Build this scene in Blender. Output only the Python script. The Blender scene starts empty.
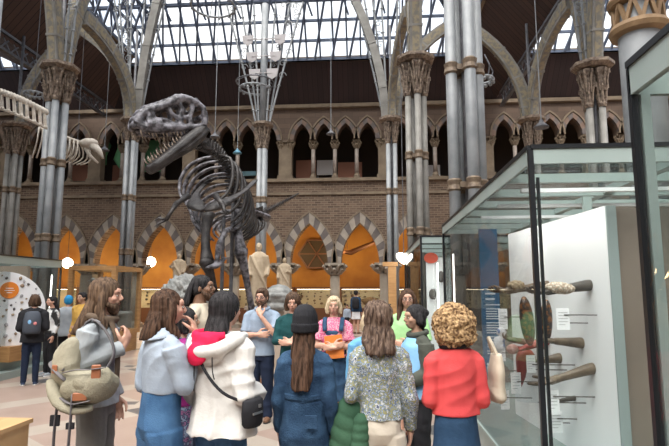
import bpy, bmesh, math, random
import numpy as np
from mathutils import Vector, Matrix, Euler
R = math.radians
C = bpy.context.scene.collection
SC = bpy.context.scene
# ---------------------------------------------------------------- camera, sky, exposure
F = 520.0; PITCH = R(7.34); YAW = R(4.2); EYE = Vector((0, 0, 1.75))
cam = bpy.data.objects.new('camera', bpy.data.cameras.new('camera')); C.objects.link(cam)
cam.data.sensor_width = 36; cam.data.lens = F / 669 * 36
cam.data.clip_start = .05; cam.data.clip_end = 300
cam.location = EYE; cam.rotation_euler = (R(90) + PITCH, 0, YAW)
SC.camera = cam
w = bpy.data.worlds.new('sky'); SC.world = w; w.use_nodes = True
nt = w.node_tree; bg = nt.nodes['Background']
tc = nt.nodes.new('ShaderNodeTexCoord'); sn = nt.nodes.new('ShaderNodeTexNoise'); cr = nt.nodes.new('ShaderNodeValToRGB')
sn.inputs['Scale'].default_value = 2.2; sn.inputs['Detail'].default_value = 4
cr.color_ramp.elements[0].color = (.66, .80, 1, 1); cr.color_ramp.elements[0].position = .35
cr.color_ramp.elements[1].color = (1, 1, 1, 1); cr.color_ramp.elements[1].position = .6
nt.links.new(tc.outputs['Generated'], sn.inputs['Vector']); nt.links.new(sn.outputs['Fac'], cr.inputs['Fac'])
nt.links.new(cr.outputs['Color'], bg.inputs['Color']); bg.inputs['Strength'].default_value = 1.05
sun = bpy.data.objects.new('sun', bpy.data.lights.new('sun', 'SUN')); C.objects.link(sun)
sun.data.energy = 6.5; sun.data.angle = R(70); sun.data.color = (1, .955, .885); sun.rotation_euler = (R(24), R(-10), 0)
SC.view_settings.view_transform = 'Standard'; SC.view_settings.look = 'None'
SC.view_settings.gamma = 1; SC.view_settings.use_curve_mapping = False
SC.view_settings.exposure = 0.76
try:
    SC.cycles.use_denoising = True; SC.cycles.max_bounces = 10; SC.cycles.transparent_max_bounces = 24
    SC.cycles.diffuse_bounces = 4; SC.cycles.sample_clamp_indirect = 4; SC.cycles.caustics_reflective = False
except Exception: pass

# ---------------------------------------------------------------- helpers
RX = Matrix.Rotation(YAW, 3, 'Z') @ Matrix.Rotation(PITCH, 3, 'X')
def ray(px, py): return RX @ Vector(((px - 334.5) / F, 1.0, (223 - py) / F))
def at(px, py, Y):
    d = ray(px, py); return EYE + d * (Y / d.y)
def ground(px, py, z=0):
    d = ray(px, py); return EYE + d * ((z - EYE.z) / d.z)
def XA(px, Y, z=1.75):
    """world x of a pixel column at depth Y and height z"""
    py = 290
    for _ in range(8):
        p = at(px, py, Y); py -= (z - p.z) * F / Y
    return at(px, py, Y).x

MATS = {}
def mat(name, col=(.5, .5, .5), rough=.6, metal=0, col2=None, scale=6, detail=5, bump=0, bscale=40, stretch=(1, 1, 1), lo=.35, hi=.65, spec=.5, kind='noise', emis=0, trans=0, sheen=0, sub=0):
    if name in MATS: return MATS[name]
    m = bpy.data.materials.new(name); m.use_nodes = True; n = m.node_tree; b = n.nodes['Principled BSDF']
    b.inputs['Base Color'].default_value = (*col, 1); b.inputs['Roughness'].default_value = rough
    b.inputs['Metallic'].default_value = metal; b.inputs['Specular IOR Level'].default_value = spec
    if sheen: b.inputs['Sheen Weight'].default_value = sheen
    if sub: b.inputs['Subsurface Weight'].default_value = sub; b.inputs['Subsurface Scale'].default_value = .01; b.inputs['Subsurface Radius'].default_value = (1, .3, .15)
    tc = n.nodes.new('ShaderNodeTexCoord'); mp = n.nodes.new('ShaderNodeMapping'); mp.inputs['Scale'].default_value = stretch
    n.links.new(tc.outputs['Object'], mp.inputs['Vector'])
    if col2:
        if kind == 'voronoi':
            t = n.nodes.new('ShaderNodeTexVoronoi'); fac = t.outputs['Distance']
        else:
            t = n.nodes.new('ShaderNodeTexNoise'); t.inputs['Detail'].default_value = detail; fac = t.outputs['Fac']
        t.inputs['Scale'].default_value = scale; n.links.new(mp.outputs[0], t.inputs['Vector'])
        r = n.nodes.new('ShaderNodeValToRGB'); r.color_ramp.elements[0].position = lo; r.color_ramp.elements[1].position = hi
        r.color_ramp.elements[0].color = (*col, 1); r.color_ramp.elements[1].color = (*col2, 1)
        n.links.new(fac, r.inputs['Fac']); n.links.new(r.outputs['Color'], b.inputs['Base Color'])
    if bump:
        t2 = n.nodes.new('ShaderNodeTexNoise'); t2.inputs['Scale'].default_value = bscale; t2.inputs['Detail'].default_value = 4
        n.links.new(mp.outputs[0], t2.inputs['Vector']); bp = n.nodes.new('ShaderNodeBump'); bp.inputs['Strength'].default_value = bump
        bp.inputs['Distance'].default_value = .02
        n.links.new(t2.outputs['Fac'], bp.inputs['Height']); n.links.new(bp.outputs[0], b.inputs['Normal'])
    if emis:
        b.inputs['Emission Color'].default_value = (*col, 1); b.inputs['Emission Strength'].default_value = emis
    MATS[name] = m; return m
def nodes_of(m):
    n = m.node_tree; return n, n.nodes['Principled BSDF'], n.nodes.new, n.links.new
def brick_mat(name, c1, c2, mortar, bw, bh, ms=.012, axes='xz', rough=.85, vary=.35, offset=.5, rot=0, bump=.4):
    m = bpy.data.materials.new(name); m.use_nodes = True; n, b, N, L = nodes_of(m)
    tc = N('ShaderNodeTexCoord'); sp = N('ShaderNodeSeparateXYZ'); cb = N('ShaderNodeCombineXYZ')
    L(tc.outputs['Object'], sp.inputs[0]); i = {'x': 0, 'y': 1, 'z': 2}
    L(sp.outputs[i[axes[0]]], cb.inputs[0]); L(sp.outputs[i[axes[1]]], cb.inputs[1])
    mp = N('ShaderNodeMapping'); mp.inputs['Rotation'].default_value = (0, 0, rot); L(cb.outputs[0], mp.inputs[0])
    t = N('ShaderNodeTexBrick'); L(mp.outputs[0], t.inputs['Vector']); t.offset = offset
    t.inputs['Color1'].default_value = (*c1, 1); t.inputs['Color2'].default_value = (*c2, 1); t.inputs['Mortar'].default_value = (*mortar, 1)
    t.inputs['Scale'].default_value = 1; t.inputs['Mortar Size'].default_value = ms; t.inputs['Brick Width'].default_value = bw; t.inputs['Row Height'].default_value = bh
    no = N('ShaderNodeTexNoise'); no.inputs['Scale'].default_value = 1.3; no.inputs['Detail'].default_value = 6; L(tc.outputs['Object'], no.inputs['Vector'])
    mx = N('ShaderNodeMix'); mx.data_type = 'RGBA'; mx.blend_type = 'MULTIPLY'; mx.inputs[0].default_value = vary
    r = N('ShaderNodeValToRGB'); r.color_ramp.elements[0].position = .3; r.color_ramp.elements[1].position = .7
    r.color_ramp.elements[0].color = (.45, .42, .4, 1); L(no.outputs['Fac'], r.inputs[0])
    L(t.outputs['Color'], mx.inputs[6]); L(r.outputs['Color'], mx.inputs[7]); L(mx.outputs[2], b.inputs['Base Color'])
    if bump:
        bp = N('ShaderNodeBump'); bp.inputs['Strength'].default_value = bump; bp.inputs['Distance'].default_value = .01; bp.invert = True
        L(t.outputs['Fac'], bp.inputs['Height']); L(bp.outputs[0], b.inputs['Normal'])
    b.inputs['Roughness'].default_value = rough
    MATS[name] = m; return m
def glass_mat(name, tint=(.96, 1, .985), refl=.9, base=.02, dust=.03):
    m = bpy.data.materials.new(name); m.use_nodes = True; n = m.node_tree; n.nodes.clear(); N = n.nodes.new; L = n.links.new
    o = N('ShaderNodeOutputMaterial'); tr = N('ShaderNodeBsdfTransparent'); tr.inputs[0].default_value = (*tint, 1)
    gl = N('ShaderNodeBsdfGlossy'); gl.inputs['Roughness'].default_value = .01; gl.inputs[0].default_value = (refl, refl, refl, 1)
    fr = N('ShaderNodeFresnel'); fr.inputs[0].default_value = 1.45
    geo = N('ShaderNodeNewGeometry'); ab = N('ShaderNodeMix'); ab.inputs[2].default_value = 1.45; ab.inputs[3].default_value = 1 / 1.45
    L(geo.outputs['Backfacing'], ab.inputs[0]); L(ab.outputs[0], fr.inputs[0])
    df = N('ShaderNodeBsdfDiffuse'); df.inputs[0].default_value = (.7, .75, .75, 1); m2 = N('ShaderNodeMixShader'); m2.inputs[0].default_value = dust
    L(tr.outputs[0], m2.inputs[1]); L(df.outputs[0], m2.inputs[2])
    mx = N('ShaderNodeMixShader'); L(fr.outputs[0], mx.inputs[0]); L(m2.outputs[0], mx.inputs[1]); L(gl.outputs[0], mx.inputs[2]); L(mx.outputs[0], o.inputs[0])
    MATS[name] = m; return m

def frames(pts):
    pts = [Vector(p) for p in pts]; T = []
    for i in range(len(pts)):
        a = pts[max(0, i - 1)]; b = pts[min(len(pts) - 1, i + 1)]; T.append((b - a).normalized() if (b - a).length > 1e-9 else Vector((0, 0, 1)))
    up = Vector((0, 0, 1)) if abs(T[0].z) < .9 else Vector((0, 1, 0))
    u = T[0].cross(up).normalized(); out = []
    for i, t in enumerate(T):
        u = (u - t * u.dot(t)); u = u.normalized() if u.length > 1e-6 else t.orthogonal().normalized()
        out.append((pts[i], u, t.cross(u).normalized(), t))
    return out
class MB:
    def __init__(s): s.v = []; s.f = []; s.m = []
    def add(s, v, f, m=0):
        o = len(s.v); s.v += [tuple(p) for p in v]; s.f += [[i + o for i in q] for q in f]; s.m += [m] * len(f); return s
    def box(s, c, d, rz=0, m=0, M=None):
        x, y, z = d[0] / 2, d[1] / 2, d[2] / 2
        q = Matrix.Rotation(rz, 3, 'Z') if M is None else M; c = Vector(c)
        v = [c + q @ Vector((a * x, b * y, e * z)) for a in (-1, 1) for b in (-1, 1) for e in (-1, 1)]
        return s.add(v, [(0, 1, 3, 2), (4, 6, 7, 5), (0, 4, 5, 1), (2, 3, 7, 6), (0, 2, 6, 4), (1, 5, 7, 3)], m)
    def box2(s, a, b, m=0):
        return s.box([(p + q) / 2 for p, q in zip(a, b)], [abs(q - p) for p, q in zip(a, b)], m=m)
    def bar(s, a, b, w, h, m=0, up=(0, 0, 1)):
        a = Vector(a); b = Vector(b); t = (b - a); L = t.length; t.normalize(); u = Vector(up)
        if abs(t.dot(u)) > .99: u = Vector((0, 1, 0))
        x = t.cross(u).normalized(); z = x.cross(t); M = Matrix((x, t, z)).transposed()
        return s.box((a + b) / 2, (w, L, h), M=M, m=m)
    def tube(s, pts, r, seg=8, m=0, flat=1.0, cap=True, rot=0):
        fr = frames(pts); n = len(fr); rr = r if hasattr(r, '__len__') else [r] * n; v = []; f = []
        for (p, a, b, t), q in zip(fr, rr):
            for k in range(seg):
                w_ = 2 * math.pi * k / seg + rot; v.append(p + a * math.cos(w_) * q + b * math.sin(w_) * q * flat)
        for i in range(n - 1):
            for k in range(seg):
                k2 = (k + 1) % seg; f.append((i * seg + k, i * seg + k2, (i + 1) * seg + k2, (i + 1) * seg + k))
        if cap: f.append(tuple(range(seg - 1, -1, -1))); f.append(tuple((n - 1) * seg + k for k in range(seg)))
        return s.add(v, f, m)
    def rings(s, R_, m=0, cap=True):
        """loft closed rings (lists of equal length)"""
        n = len(R_[0]); v = [p for r in R_ for p in r]; f = []
        for i in range(len(R_) - 1):
            for k in range(n):
                k2 = (k + 1) % n; f.append((i * n + k, i * n + k2, (i + 1) * n + k2, (i + 1) * n + k))
        if cap: f.append(tuple(range(n - 1, -1, -1))); f.append(tuple((len(R_) - 1) * n + k for k in range(n)))
        return s.add(v, f, m)
    def loft(s, L, seg=20, m=0, fold=None, cap=True):
        """L: (z, cx, cy, rx, ry) horizontal ellipses"""
        out = []
        for i, (z, cx, cy, rx, ry) in enumerate(L):
            ring = []
            for k in range(seg):
                a = 2 * math.pi * k / seg; g = 1 + (fold(i, a) if fold else 0)
                ring.append((cx + rx * g * math.cos(a), cy + ry * g * math.sin(a), z))
            out.append(ring)
        return s.rings(out, m, cap)
    def lathe(s, prof, c=(0, 0, 0), seg=16, m=0, rot=0):
        return s.rings([[(c[0] + r * math.cos(2 * math.pi * k / seg + rot), c[1] + r * math.sin(2 * math.pi * k / seg + rot), c[2] + z) for k in range(seg)] for r, z in prof], m)
    def ell(s, c, r, M=None, seg=12, m=0):
        c = Vector(c); r = (r, r, r) if not hasattr(r, '__len__') else r; M = M or Matrix.Identity(3); h = max(4, seg // 2); L = []
        for i in range(1, h):
            t = math.pi * i / h
            L.append([c + M @ Vector((r[0] * math.sin(t) * math.cos(2 * math.pi * k / seg), r[1] * math.sin(t) * math.sin(2 * math.pi * k / seg), -r[2] * math.cos(t))) for k in range(seg)])
        v = [p for q in L for p in q]; n = len(L); f = []
        for i in range(n - 1):
            for k in range(seg):
                k2 = (k + 1) % seg; f.append((i * seg + k, i * seg + k2, (i + 1) * seg + k2, (i + 1) * seg + k))
        v.append(c + M @ Vector((0, 0, -r[2]))); v.append(c + M @ Vector((0, 0, r[2])))
        for k in range(seg):
            k2 = (k + 1) % seg; f.append((n * seg, k2, k)); f.append((n * seg + 1, (n - 1) * seg + k, (n - 1) * seg + k2))
        return s.add(v, f, m)
    def cap2(s, a, b, ra, rb=None, seg=10, m=0):
        """tapered capsule"""
        rb = ra if rb is None else rb; a = Vector(a); b = Vector(b); t = (b - a); t = t.normalized() if t.length > 1e-6 else Vector((0, 0, 1))
        P = [a - t * ra * .95, a - t * ra * .7, a, b, b + t * rb * .7, b + t * rb * .95]; return s.tube(P, [ra * .25, ra * .72, ra, rb, rb * .72, rb * .25], seg, m)
    def prism(s, poly, a, b, axis='y', m=0):
        """poly 2D (u,v); axis y: (u, y, v); axis x: (x, u, v); z: (u, v, z)"""
        g = {'y': lambda u, v, t: (u, t, v), 'x': lambda u, v, t: (t, u, v), 'z': lambda u, v, t: (u, v, t)}[axis]
        n = len(poly); v = [g(u, w_, a) for u, w_ in poly] + [g(u, w_, b) for u, w_ in poly]
        f = [tuple(range(n)), tuple(range(2 * n - 1, n - 1, -1))] + [(k, k + n, (k + 1) % n + n, (k + 1) % n) for k in range(n)]
        return s.add(v, f, m)
    def build(s, name, mats, parent=None, world=True, smooth=False, loc=None):
        off = Vector((0, 0, 0))
        if parent is not None and world:
            off = Vector(parent.location); q = parent
            while q.parent: q = q.parent; off += Vector(q.location)
        me = bpy.data.meshes.new(name)
        me.from_pydata([(p[0] - off.x, p[1] - off.y, p[2] - off.z) for p in s.v], [], s.f)
        if not isinstance(mats, (list, tuple)): mats = [mats]
        for q in mats: me.materials.append(q)
        if len(mats) > 1: me.polygons.foreach_set('material_index', s.m)
        bm = bmesh.new(); bm.from_mesh(me); bmesh.ops.recalc_face_normals(bm, faces=bm.faces); bm.to_mesh(me); bm.free()
        if smooth: me.polygons.foreach_set('use_smooth', [True] * len(me.polygons))
        me.update()
        o = bpy.data.objects.new(name, me); C.objects.link(o)
        if loc is not None: o.location = loc
        if parent is not None: o.parent = parent
        return o
def tag(o, label=None, cat=None, group=None, kind=None):
    if label: o['label'] = label
    if cat: o['category'] = cat
    if group: o['group'] = group
    if kind: o['kind'] = kind
    return o
def thing(name, label, cat, loc=(0, 0, 0), rz=0, group=None):
    o = bpy.data.objects.new(name, None); C.objects.link(o); o.location = loc; o.rotation_euler = (0, 0, rz); o.empty_display_size = .1
    return tag(o, label, cat, group)
def struct(name, mb, m, smooth=False): return tag(mb.build(name, m, smooth=smooth), kind='structure')
def copy_tree(o, parent=None):
    c = o.copy(); C.objects.link(c)
    if parent is not None: c.parent = parent
    for ch in list(o.children): copy_tree(ch, c)
    return c
def remesh(o, vox, smooth=2, disp=None, keep_mats=False):
    md = o.modifiers.new('r', 'REMESH'); md.mode = 'VOXEL'; md.voxel_size = vox; md.use_smooth_shade = True
    if smooth:
        sm = o.modifiers.new('s', 'SMOOTH'); sm.iterations = smooth; sm.factor = .5
    dg = bpy.context.evaluated_depsgraph_get(); me = bpy.data.meshes.new_from_object(o.evaluated_get(dg))
    old = o.data; o.modifiers.clear(); mats = list(old.materials); o.data = me
    if len(me.materials) == 0:
        for q in mats: me.materials.append(q)
    if disp:
        n = len(me.vertices); co = np.empty(n * 3); me.vertices.foreach_get('co', co); co = co.reshape(-1, 3)
        no = np.empty(n * 3); me.vertices.foreach_get('normal', no); no = no.reshape(-1, 3)
        me.vertices.foreach_set('co', (co + no * disp(co)[:, None]).ravel()); me.update()
    me.polygons.foreach_set('use_smooth', [True] * len(me.polygons))
    return o
def pointed(a, r, n=10):
    """intrados points of a pointed arch, half width a, rise r, from -a to a"""
    Rr = (a * a + r * r) / (2 * a); th = math.asin(min(1, r / Rr)); L = []
    for k in range(n + 1):
        t = th * k / n; L.append((-a + Rr - Rr * math.cos(t), Rr * math.sin(t)))
    return L + [(-x, z) for x, z in L[-2::-1]]

# ---------------------------------------------------------------- materials
M_iron = mat('iron', (.20, .212, .222), .5, .1, (.28, .29, .30), 3, bump=.15, bscale=12)
M_iron_w = mat('iron_warm', (.165, .155, .14), .6, .1, (.245, .235, .215), 3, bump=.15, bscale=12)
M_cap = mat('capital_metal', (.09, .06, .045), .6, .2, (.27, .205, .15), 14, bump=.8, bscale=20)  # dark tone deepened to paint shade into the leaf recesses
M_band = mat('band_gilt', (.20, .145, .095), .55, .2, (.12, .085, .06), 12, bump=.3, bscale=30)
M_ochre = mat('ochre_panel', (.26, .215, .14), .8, 0, (.16, .15, .13), 9, lo=.45, hi=.6)
M_darkiron = mat('dark_iron', (.09, .09, .10), .55, .3, (.15, .15, .16), 8)
M_stone = mat('buff_stone', (.22, .168, .115), .85, 0, (.155, .117, .08), 2.5, bump=.3, bscale=9)
M_stoneL = mat('pale_stone', (.33, .285, .23), .85, 0, (.25, .21, .165), 2.5, bump=.3, bscale=9)
M_vdark = mat('voussoir_dark', (.10, .085, .08), .85, 0, (.15, .125, .115), 3)
M_vlight = mat('voussoir_light', (.27, .235, .20), .85, 0, (.35, .305, .25), 3)
M_red = mat('rubbed_stone', (.155, .10, .077), .85, 0, (.21, .145, .107), 3, bump=.2)
M_brick = brick_mat('brickwork', (.175, .115, .077), (.09, .056, .039), (.235, .18, .13), .30, .105, .012)
M_stonework = brick_mat('stonework', (.15, .10, .072), (.115, .078, .057), (.09, .064, .046), .6, .25, .008)
M_boards = brick_mat('roof_boards', (.036, .018, .016), (.026, .014, .013), (.010, .006, .006), .24, 30, .012, axes='xy', vary=.25, bump=.3)
M_boards_y = brick_mat('aisle_boards', (.085, .045, .032), (.058, .032, .024), (.012, .008, .007), .26, 30, .014, axes='yx', vary=.25, bump=.3)
M_black = mat('black_void', (.012, .012, .014), .9)
M_orange = mat('ochre_plaster', (.46, .235, .05), .8, 0, (.30, .13, .03), .7)
M_wood = mat('oak', (.48, .27, .11), .5, 0, (.38, .20, .08), 3, stretch=(1, 1, 8), bump=.1)
M_woodl = mat('light_oak', (.55, .35, .17), .45, 0, (.46, .28, .13), 3, stretch=(8, 1, 1))
M_glassroof = glass_mat('roof_glass', (.97, .985, 1), dust=.02)
M_glass = glass_mat('case_glass', (.965, .985, .98), dust=.008, refl=.3)
M_bar = mat('glazing_bar', (.10, .125, .18), .6, .2)
M_black_fr = mat('case_frame_black', (.02, .022, .026), .35, .4)
M_teal = mat('case_frame_green', (.31, .38, .365), .4, .1, (.36, .43, .415), 2)
M_white = mat('white_panel', (.80, .81, .83), .6)
M_cream = mat('cream_panel', (.82, .72, .52), .8)
M_globe = mat('globe_lamp', (1, .93, .78), .4, emis=9)
M_tubel = mat('lamp_strip', (1, .95, .88), .4, emis=5)
# ---------------------------------------------------------------- floor
def floor_mat():
    m = bpy.data.materials.new('court_paving'); m.use_nodes = True; n, b, N, L = nodes_of(m)
    tc = N('ShaderNodeTexCoord'); sp = N('ShaderNodeSeparateXYZ')
    mp = N('ShaderNodeMapping'); mp.inputs['Rotation'].default_value = (0, 0, R(38)); L(tc.outputs['Object'], mp.inputs[0]); L(mp.outputs[0], sp.inputs[0])
    def mth(op, a, bb=None, c=None):
        q = N('ShaderNodeMath'); q.operation = op
        for i, x in enumerate((a, bb, c)):
            if x is None: continue
            if isinstance(x, (int, float)): q.inputs[i].default_value = x
            else: L(x, q.inputs[i])
        return q.outputs[0]
    P = 1.9
    fx = mth('FRACT', mth('DIVIDE', sp.outputs[0], P)); fy = mth('FRACT', mth('DIVIDE', sp.outputs[1], P))
    bx_ = mth('LESS_THAN', fx, .24); by_ = mth('LESS_THAN', fy, .24)
    band = mth('MAXIMUM', bx_, by_); cross = mth('MULTIPLY', bx_, by_)
    cx = mth('FRACT', mth('DIVIDE', mth('ADD', sp.outputs[0], .72 * P), P)); cy = mth('FRACT', mth('DIVIDE', mth('ADD', sp.outputs[1], .35 * P), P))
    dia = mth('LESS_THAN', mth('ADD', mth('ABSOLUTE', mth('SUBTRACT', cx, .5)), mth('ABSOLUTE', mth('SUBTRACT', cy, .5))), .085)
    no = N('ShaderNodeTexNoise'); no.inputs['Scale'].default_value = 2.5; no.inputs['Detail'].default_value = 8; L(tc.outputs['Object'], no.inputs['Vector'])
    def mixc(f, a, bb):
        q = N('ShaderNodeMix'); q.data_type = 'RGBA'
        if isinstance(f, float): q.inputs[0].default_value = f
        else: L(f, q.inputs[0])
        for i, x in ((6, a), (7, bb)):
            if isinstance(x, tuple): q.inputs[i].default_value = (*x, 1)
            else: L(x, q.inputs[i])
        return q.outputs[2]
    base = mixc(no.outputs['Fac'], (.26, .185, .15), (.34, .255, .215))
    band_c = mixc(no.outputs['Fac'], (.31, .26, .215), (.40, .345, .295))
    col = mixc(band, base, band_c); col = mixc(mth('MAXIMUM', dia, mth('MULTIPLY', cross, 1)), col, (.085, .08, .085))
    L(col, b.inputs['Base Color']); b.inputs['Roughness'].default_value = .45
    t = N('ShaderNodeTexBrick'); L(mp.outputs[0], t.inputs['Vector']); t.inputs['Scale'].default_value = 1; t.inputs['Brick Width'].default_value = P / 2; t.inputs['Row Height'].default_value = P / 4; t.inputs['Mortar Size'].default_value = .008
    bp = N('ShaderNodeBump'); bp.inputs['Strength'].default_value = .3; bp.invert = True; L(t.outputs['Fac'], bp.inputs['Height']); L(bp.outputs[0], b.inputs['Normal'])
    return m
XL, XR, YW, YB = -20.0, 15.0, 24.0, 28.0
mb = MB(); mb.box2((XL - .4, -6, -.3), (XR + .4, YB + .4, 0)); struct('floor', mb, floor_mat())

# ---------------------------------------------------------------- back wall with two arcades
BW = XA(385, YW, 4) - XA(283, YW, 4)                 # one bay: four gallery arches over two ground arches
BC = XA(334.5, YW, 4)
zz = lambda py: at(334, py, YW).z
Z_spr, Z_apx, Z_str, Z_ledge = zz(263), zz(223), zz(193), zz(179)
Z_gspr, Z_gapx, Z_head = zz(139), zz(123), zz(105)
bays = [BC + BW * k for k in range(-4, 4)]
x_lo, x_hi = bays[0] - BW / 2, bays[-1] + BW / 2
def arcade(mb, ops, z_s, rise, z_top, y0, y1, x0, x1, m=0):
    """solid wall above a row of pointed openings: ops = [(cx, half width)]"""
    xs = [(x0, z_s)]
    for cx, a in ops: xs += [(cx + u, z_s + v) for u, v in pointed(a, rise)]
    xs.append((x1, z_s))
    for (xa, za), (xb, zb) in zip(xs, xs[1:]):
        if xb - xa < 1e-4: continue
        v = [(xa, y0, za), (xb, y0, zb), (xb, y0, z_top), (xa, y0, z_top), (xa, y1, za), (xb, y1, zb), (xb, y1, z_top), (xa, y1, z_top)]
        mb.add(v, [(0, 1, 2, 3), (5, 4, 7, 6), (0, 4, 5, 1), (3, 2, 6, 7)], m)
def voussoirs(mb, cx, z_s, a, rise, w_, y0, y1, n=9, mats=(0, 1), keyz=1.0):
    """striped ring of arch stones"""
    I = pointed(a, rise, n); O = pointed(a + w_, rise + w_ * 1.25, n)
    for k in range(len(I) - 1):
        q = [I[k], I[k + 1], O[k + 1], O[k]]; mb.prism([(cx + u, z_s + v) for u, v in q], y0, y1, 'y', mats[k % 2])
lower_ops = []
for b_ in bays: lower_ops += [(b_ - BW / 4, BW * .185), (b_ + BW / 4, BW * .185)]
mb = MB(); arcade(mb, lower_ops, Z_spr, Z_apx - Z_spr, Z_ledge, YW, YW + .6, x_lo, x_hi)
struct('wall_back', mb, M_brick)
mb = MB()
for cx, a in lower_ops: voussoirs(mb, cx, Z_spr, a, Z_apx - Z_spr, .40, YW - .05, YW + .1, 8)
struct('trim_1', mb, [M_vlight, M_vdark])
mb = MB()
for cx, a in lower_ops: voussoirs(mb, cx, Z_spr, a + .40, Z_apx - Z_spr + .5, .07, YW - .08, YW + .05, 8, (0, 0))
mb.box2((x_lo, YW - .08, Z_str - .08), (x_hi, YW + .1, Z_str + .05))
mb.box2((x_lo, YW - .16, Z_ledge - .12), (x_hi, YW + .9, Z_ledge + .03))
mb.box2((x_lo, YW - .10, Z_head - .12), (x_hi, YW + .7, Z_head + .05))
struct('trim_2', mb, M_stone)
up_ops = []
GW = BW * .88
for b_ in bays:
    for k in range(4): up_ops.append((b_ + (k - 1.5) * GW / 4, GW / 8 - .13))
mb = MB(); arcade(mb, up_ops, Z_gspr, Z_gapx - Z_gspr, Z_head, YW + .12, YW + .6, x_lo, x_hi); struct('wall_gallery', mb, M_stonework)
mb = MB()
for cx, a in up_ops:
    voussoirs(mb, cx, Z_gspr, a, Z_gapx - Z_gspr, .20, YW + .0, YW + .2, 4, (0, 1)); voussoirs(mb, cx, Z_gspr, a + .21, Z_gapx - Z_gspr + .28, .07, YW - .05, YW + .2, 6, (2, 2))
struct('trim_3', mb, [M_red, M_vdark, M_stone])
# inner rooms behind the arcades
mb = MB(); mb.box2((x_lo, YB, 0), (x_hi, YB + .3, Z_ledge - .2)); struct('wall_corridor', mb, M_orange)
mb = MB(); mb.box2((x_lo, YW + .6, Z_ledge - .25), (x_hi, YB + .3, Z_ledge - .12), 0); struct('ceiling_corridor', mb, M_orange)
mb = MB(); mb.box2((x_lo, YB, Z_ledge), (x_hi, YB + .3, Z_head + 1)); struct('wall_gallery_back', mb, mat('gallery_brown_wall', (.05, .04, .035), .9))  # plain dark brown back wall
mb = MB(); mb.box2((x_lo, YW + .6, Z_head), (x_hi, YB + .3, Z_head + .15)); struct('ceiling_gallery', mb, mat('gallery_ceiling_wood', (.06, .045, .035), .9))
mb = MB(); mb.box2((XL - .3, -6, 0), (XL, YB, Z_head)); struct('wall_left', mb, M_brick)
mb = MB(); mb.box2((XR, -6, 0), (XR + .3, YB, Z_head)); struct('wall_right', mb, M_brick)

def bell(mb, c, r, h, m=0, leaves=8, flare=1.9):
    """leafy capital: a flared bell with curled leaves"""
    mb.lathe([(r * 1.05, 0), (r * 1.3, h * .08), (r * 1.02, h * .15), (r * 1.0, h * .5), (r * flare * .62, h * .8), (r * flare * .95, h * .93), (r * flare, h)], c, 12, m)
    for tier, (z0, z1, q) in enumerate(((.12, .62, 1.1), (.4, .98, 1.35))):
        for k in range(leaves):
            a = 2 * math.pi * (k + .5 * tier) / leaves; d = Vector((math.cos(a), math.sin(a), 0)); c_ = Vector(c)
            P = [c_ + d * r * 1.0 * q + Vector((0, 0, h * z0)), c_ + d * r * 1.25 * q + Vector((0, 0, h * (z0 + z1) / 2)), c_ + d * r * 1.75 * q + Vector((0, 0, h * z1)), c_ + d * r * 1.9 * q + Vector((0, 0, h * (z1 - .12)))]
            mb.tube(P, [r * .28, r * .36, r * .3, r * .18], 6, m)
def stone_column(label, group, x, y, z0, z1, r, caph, mats, square=0, proto=None):
    t = thing('stone_column', label, 'column', (x, y, z0), group=group); h = z1 - z0
    mb = MB(); mb.box((0, 0, .06), (r * 3, r * 3, .12)); mb.lathe([(r * 1.5, .12), (r * 1.5, .18), (r * 1.15, .24), (r * 1.1, .3)], (0, 0, 0), 12); mb.build('base', mats[1], t, False)
    mb = MB()
    if square: mb.box((0, 0, (.3 + h - caph) / 2), (r * 2, r * 2, h - caph - .3))
    else: mb.lathe([(r, .28), (r * .95, h - caph)], (0, 0, 0), 14)
    mb.build('shaft', mats[0], t, False, smooth=not square)
    mb = MB(); bell(mb, (0, 0, h - caph), r, caph * .8, 0, 8, 1.7); mb.box((0, 0, h - caph * .1), (r * 3.6, r * 3.6, caph * .2)); mb.build('capital', mats[1], t, False)
    return t
M_marble = mat('grey_marble_shaft', (.25, .20, .17), .5, 0, (.34, .29, .25), 4)
M_darkshaft = mat('dark_marble_shaft', (.07, .05, .045), .4, 0, (.12, .08, .07), 4)
bigp = None; n_ = 0
for i in range(len(bays) * 2 + 1):
    x = x_lo + BW / 2 * i
    if i % 2: t = stone_column('pale carved stone column between two ground floor arches', 'ground arcade stone columns', x, YW + .3, 0, Z_spr, .24 if i % 4 else .22, .55, (M_stoneL if i % 4 == 1 else M_darkshaft, M_stoneL)) if bigp is None else copy_tree(bigp)
    else:
        t = copy_tree(wide) if i > 0 else stone_column('wide square stone pier between striped ground floor arches', 'square stone piers of the ground arcade', x, YW + .3, 0, Z_spr, .30, .5, (M_stoneL, M_stoneL), 1)
        if i == 0: wide = t
    if i % 2 and bigp is None: bigp = t
    t.location.x = x
gp = None
for b_ in bays:
    for k in (1, 2, 3):
        t = stone_column('slender stone gallery column with leafy capital', 'slender columns of the upper gallery', 0, YW + .3, Z_ledge + .03, Z_gspr, .10, .42, (M_marble, M_stone)) if gp is None else copy_tree(gp)
        gp = gp or t; t.location.x = b_ + (k - 2) * GW / 4
wp = None
for i in range(len(bays) + 1):
    x = x_lo + BW * i
    if wp is None:
        wp = thing('gallery_pier', 'wide buff stone gallery pier between groups of arches', 'pier', (x, YW + .33, Z_ledge + .03), group='wide piers of the upper gallery'); h = Z_gspr - Z_ledge - .03
        mb = MB(); mb.box((0, 0, h / 2 - .1), (.62, .45, h - .2)); mb.build('shaft', M_stone, wp, False)
        mb = MB(); mb.box((0, 0, .1), (.75, .55, .2)); mb.build('base', M_stone, wp, False)
        mb = MB()
        for s in (-.2, .2): bell(mb, (s, -.1, h - .45), .11, .4, 0, 8, 1.7)
        mb.box((0, 0, h - .04), (.8, .55, .09)); mb.build('capital', M_stone, wp, False)
    else: copy_tree(wp).location.x = x

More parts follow.
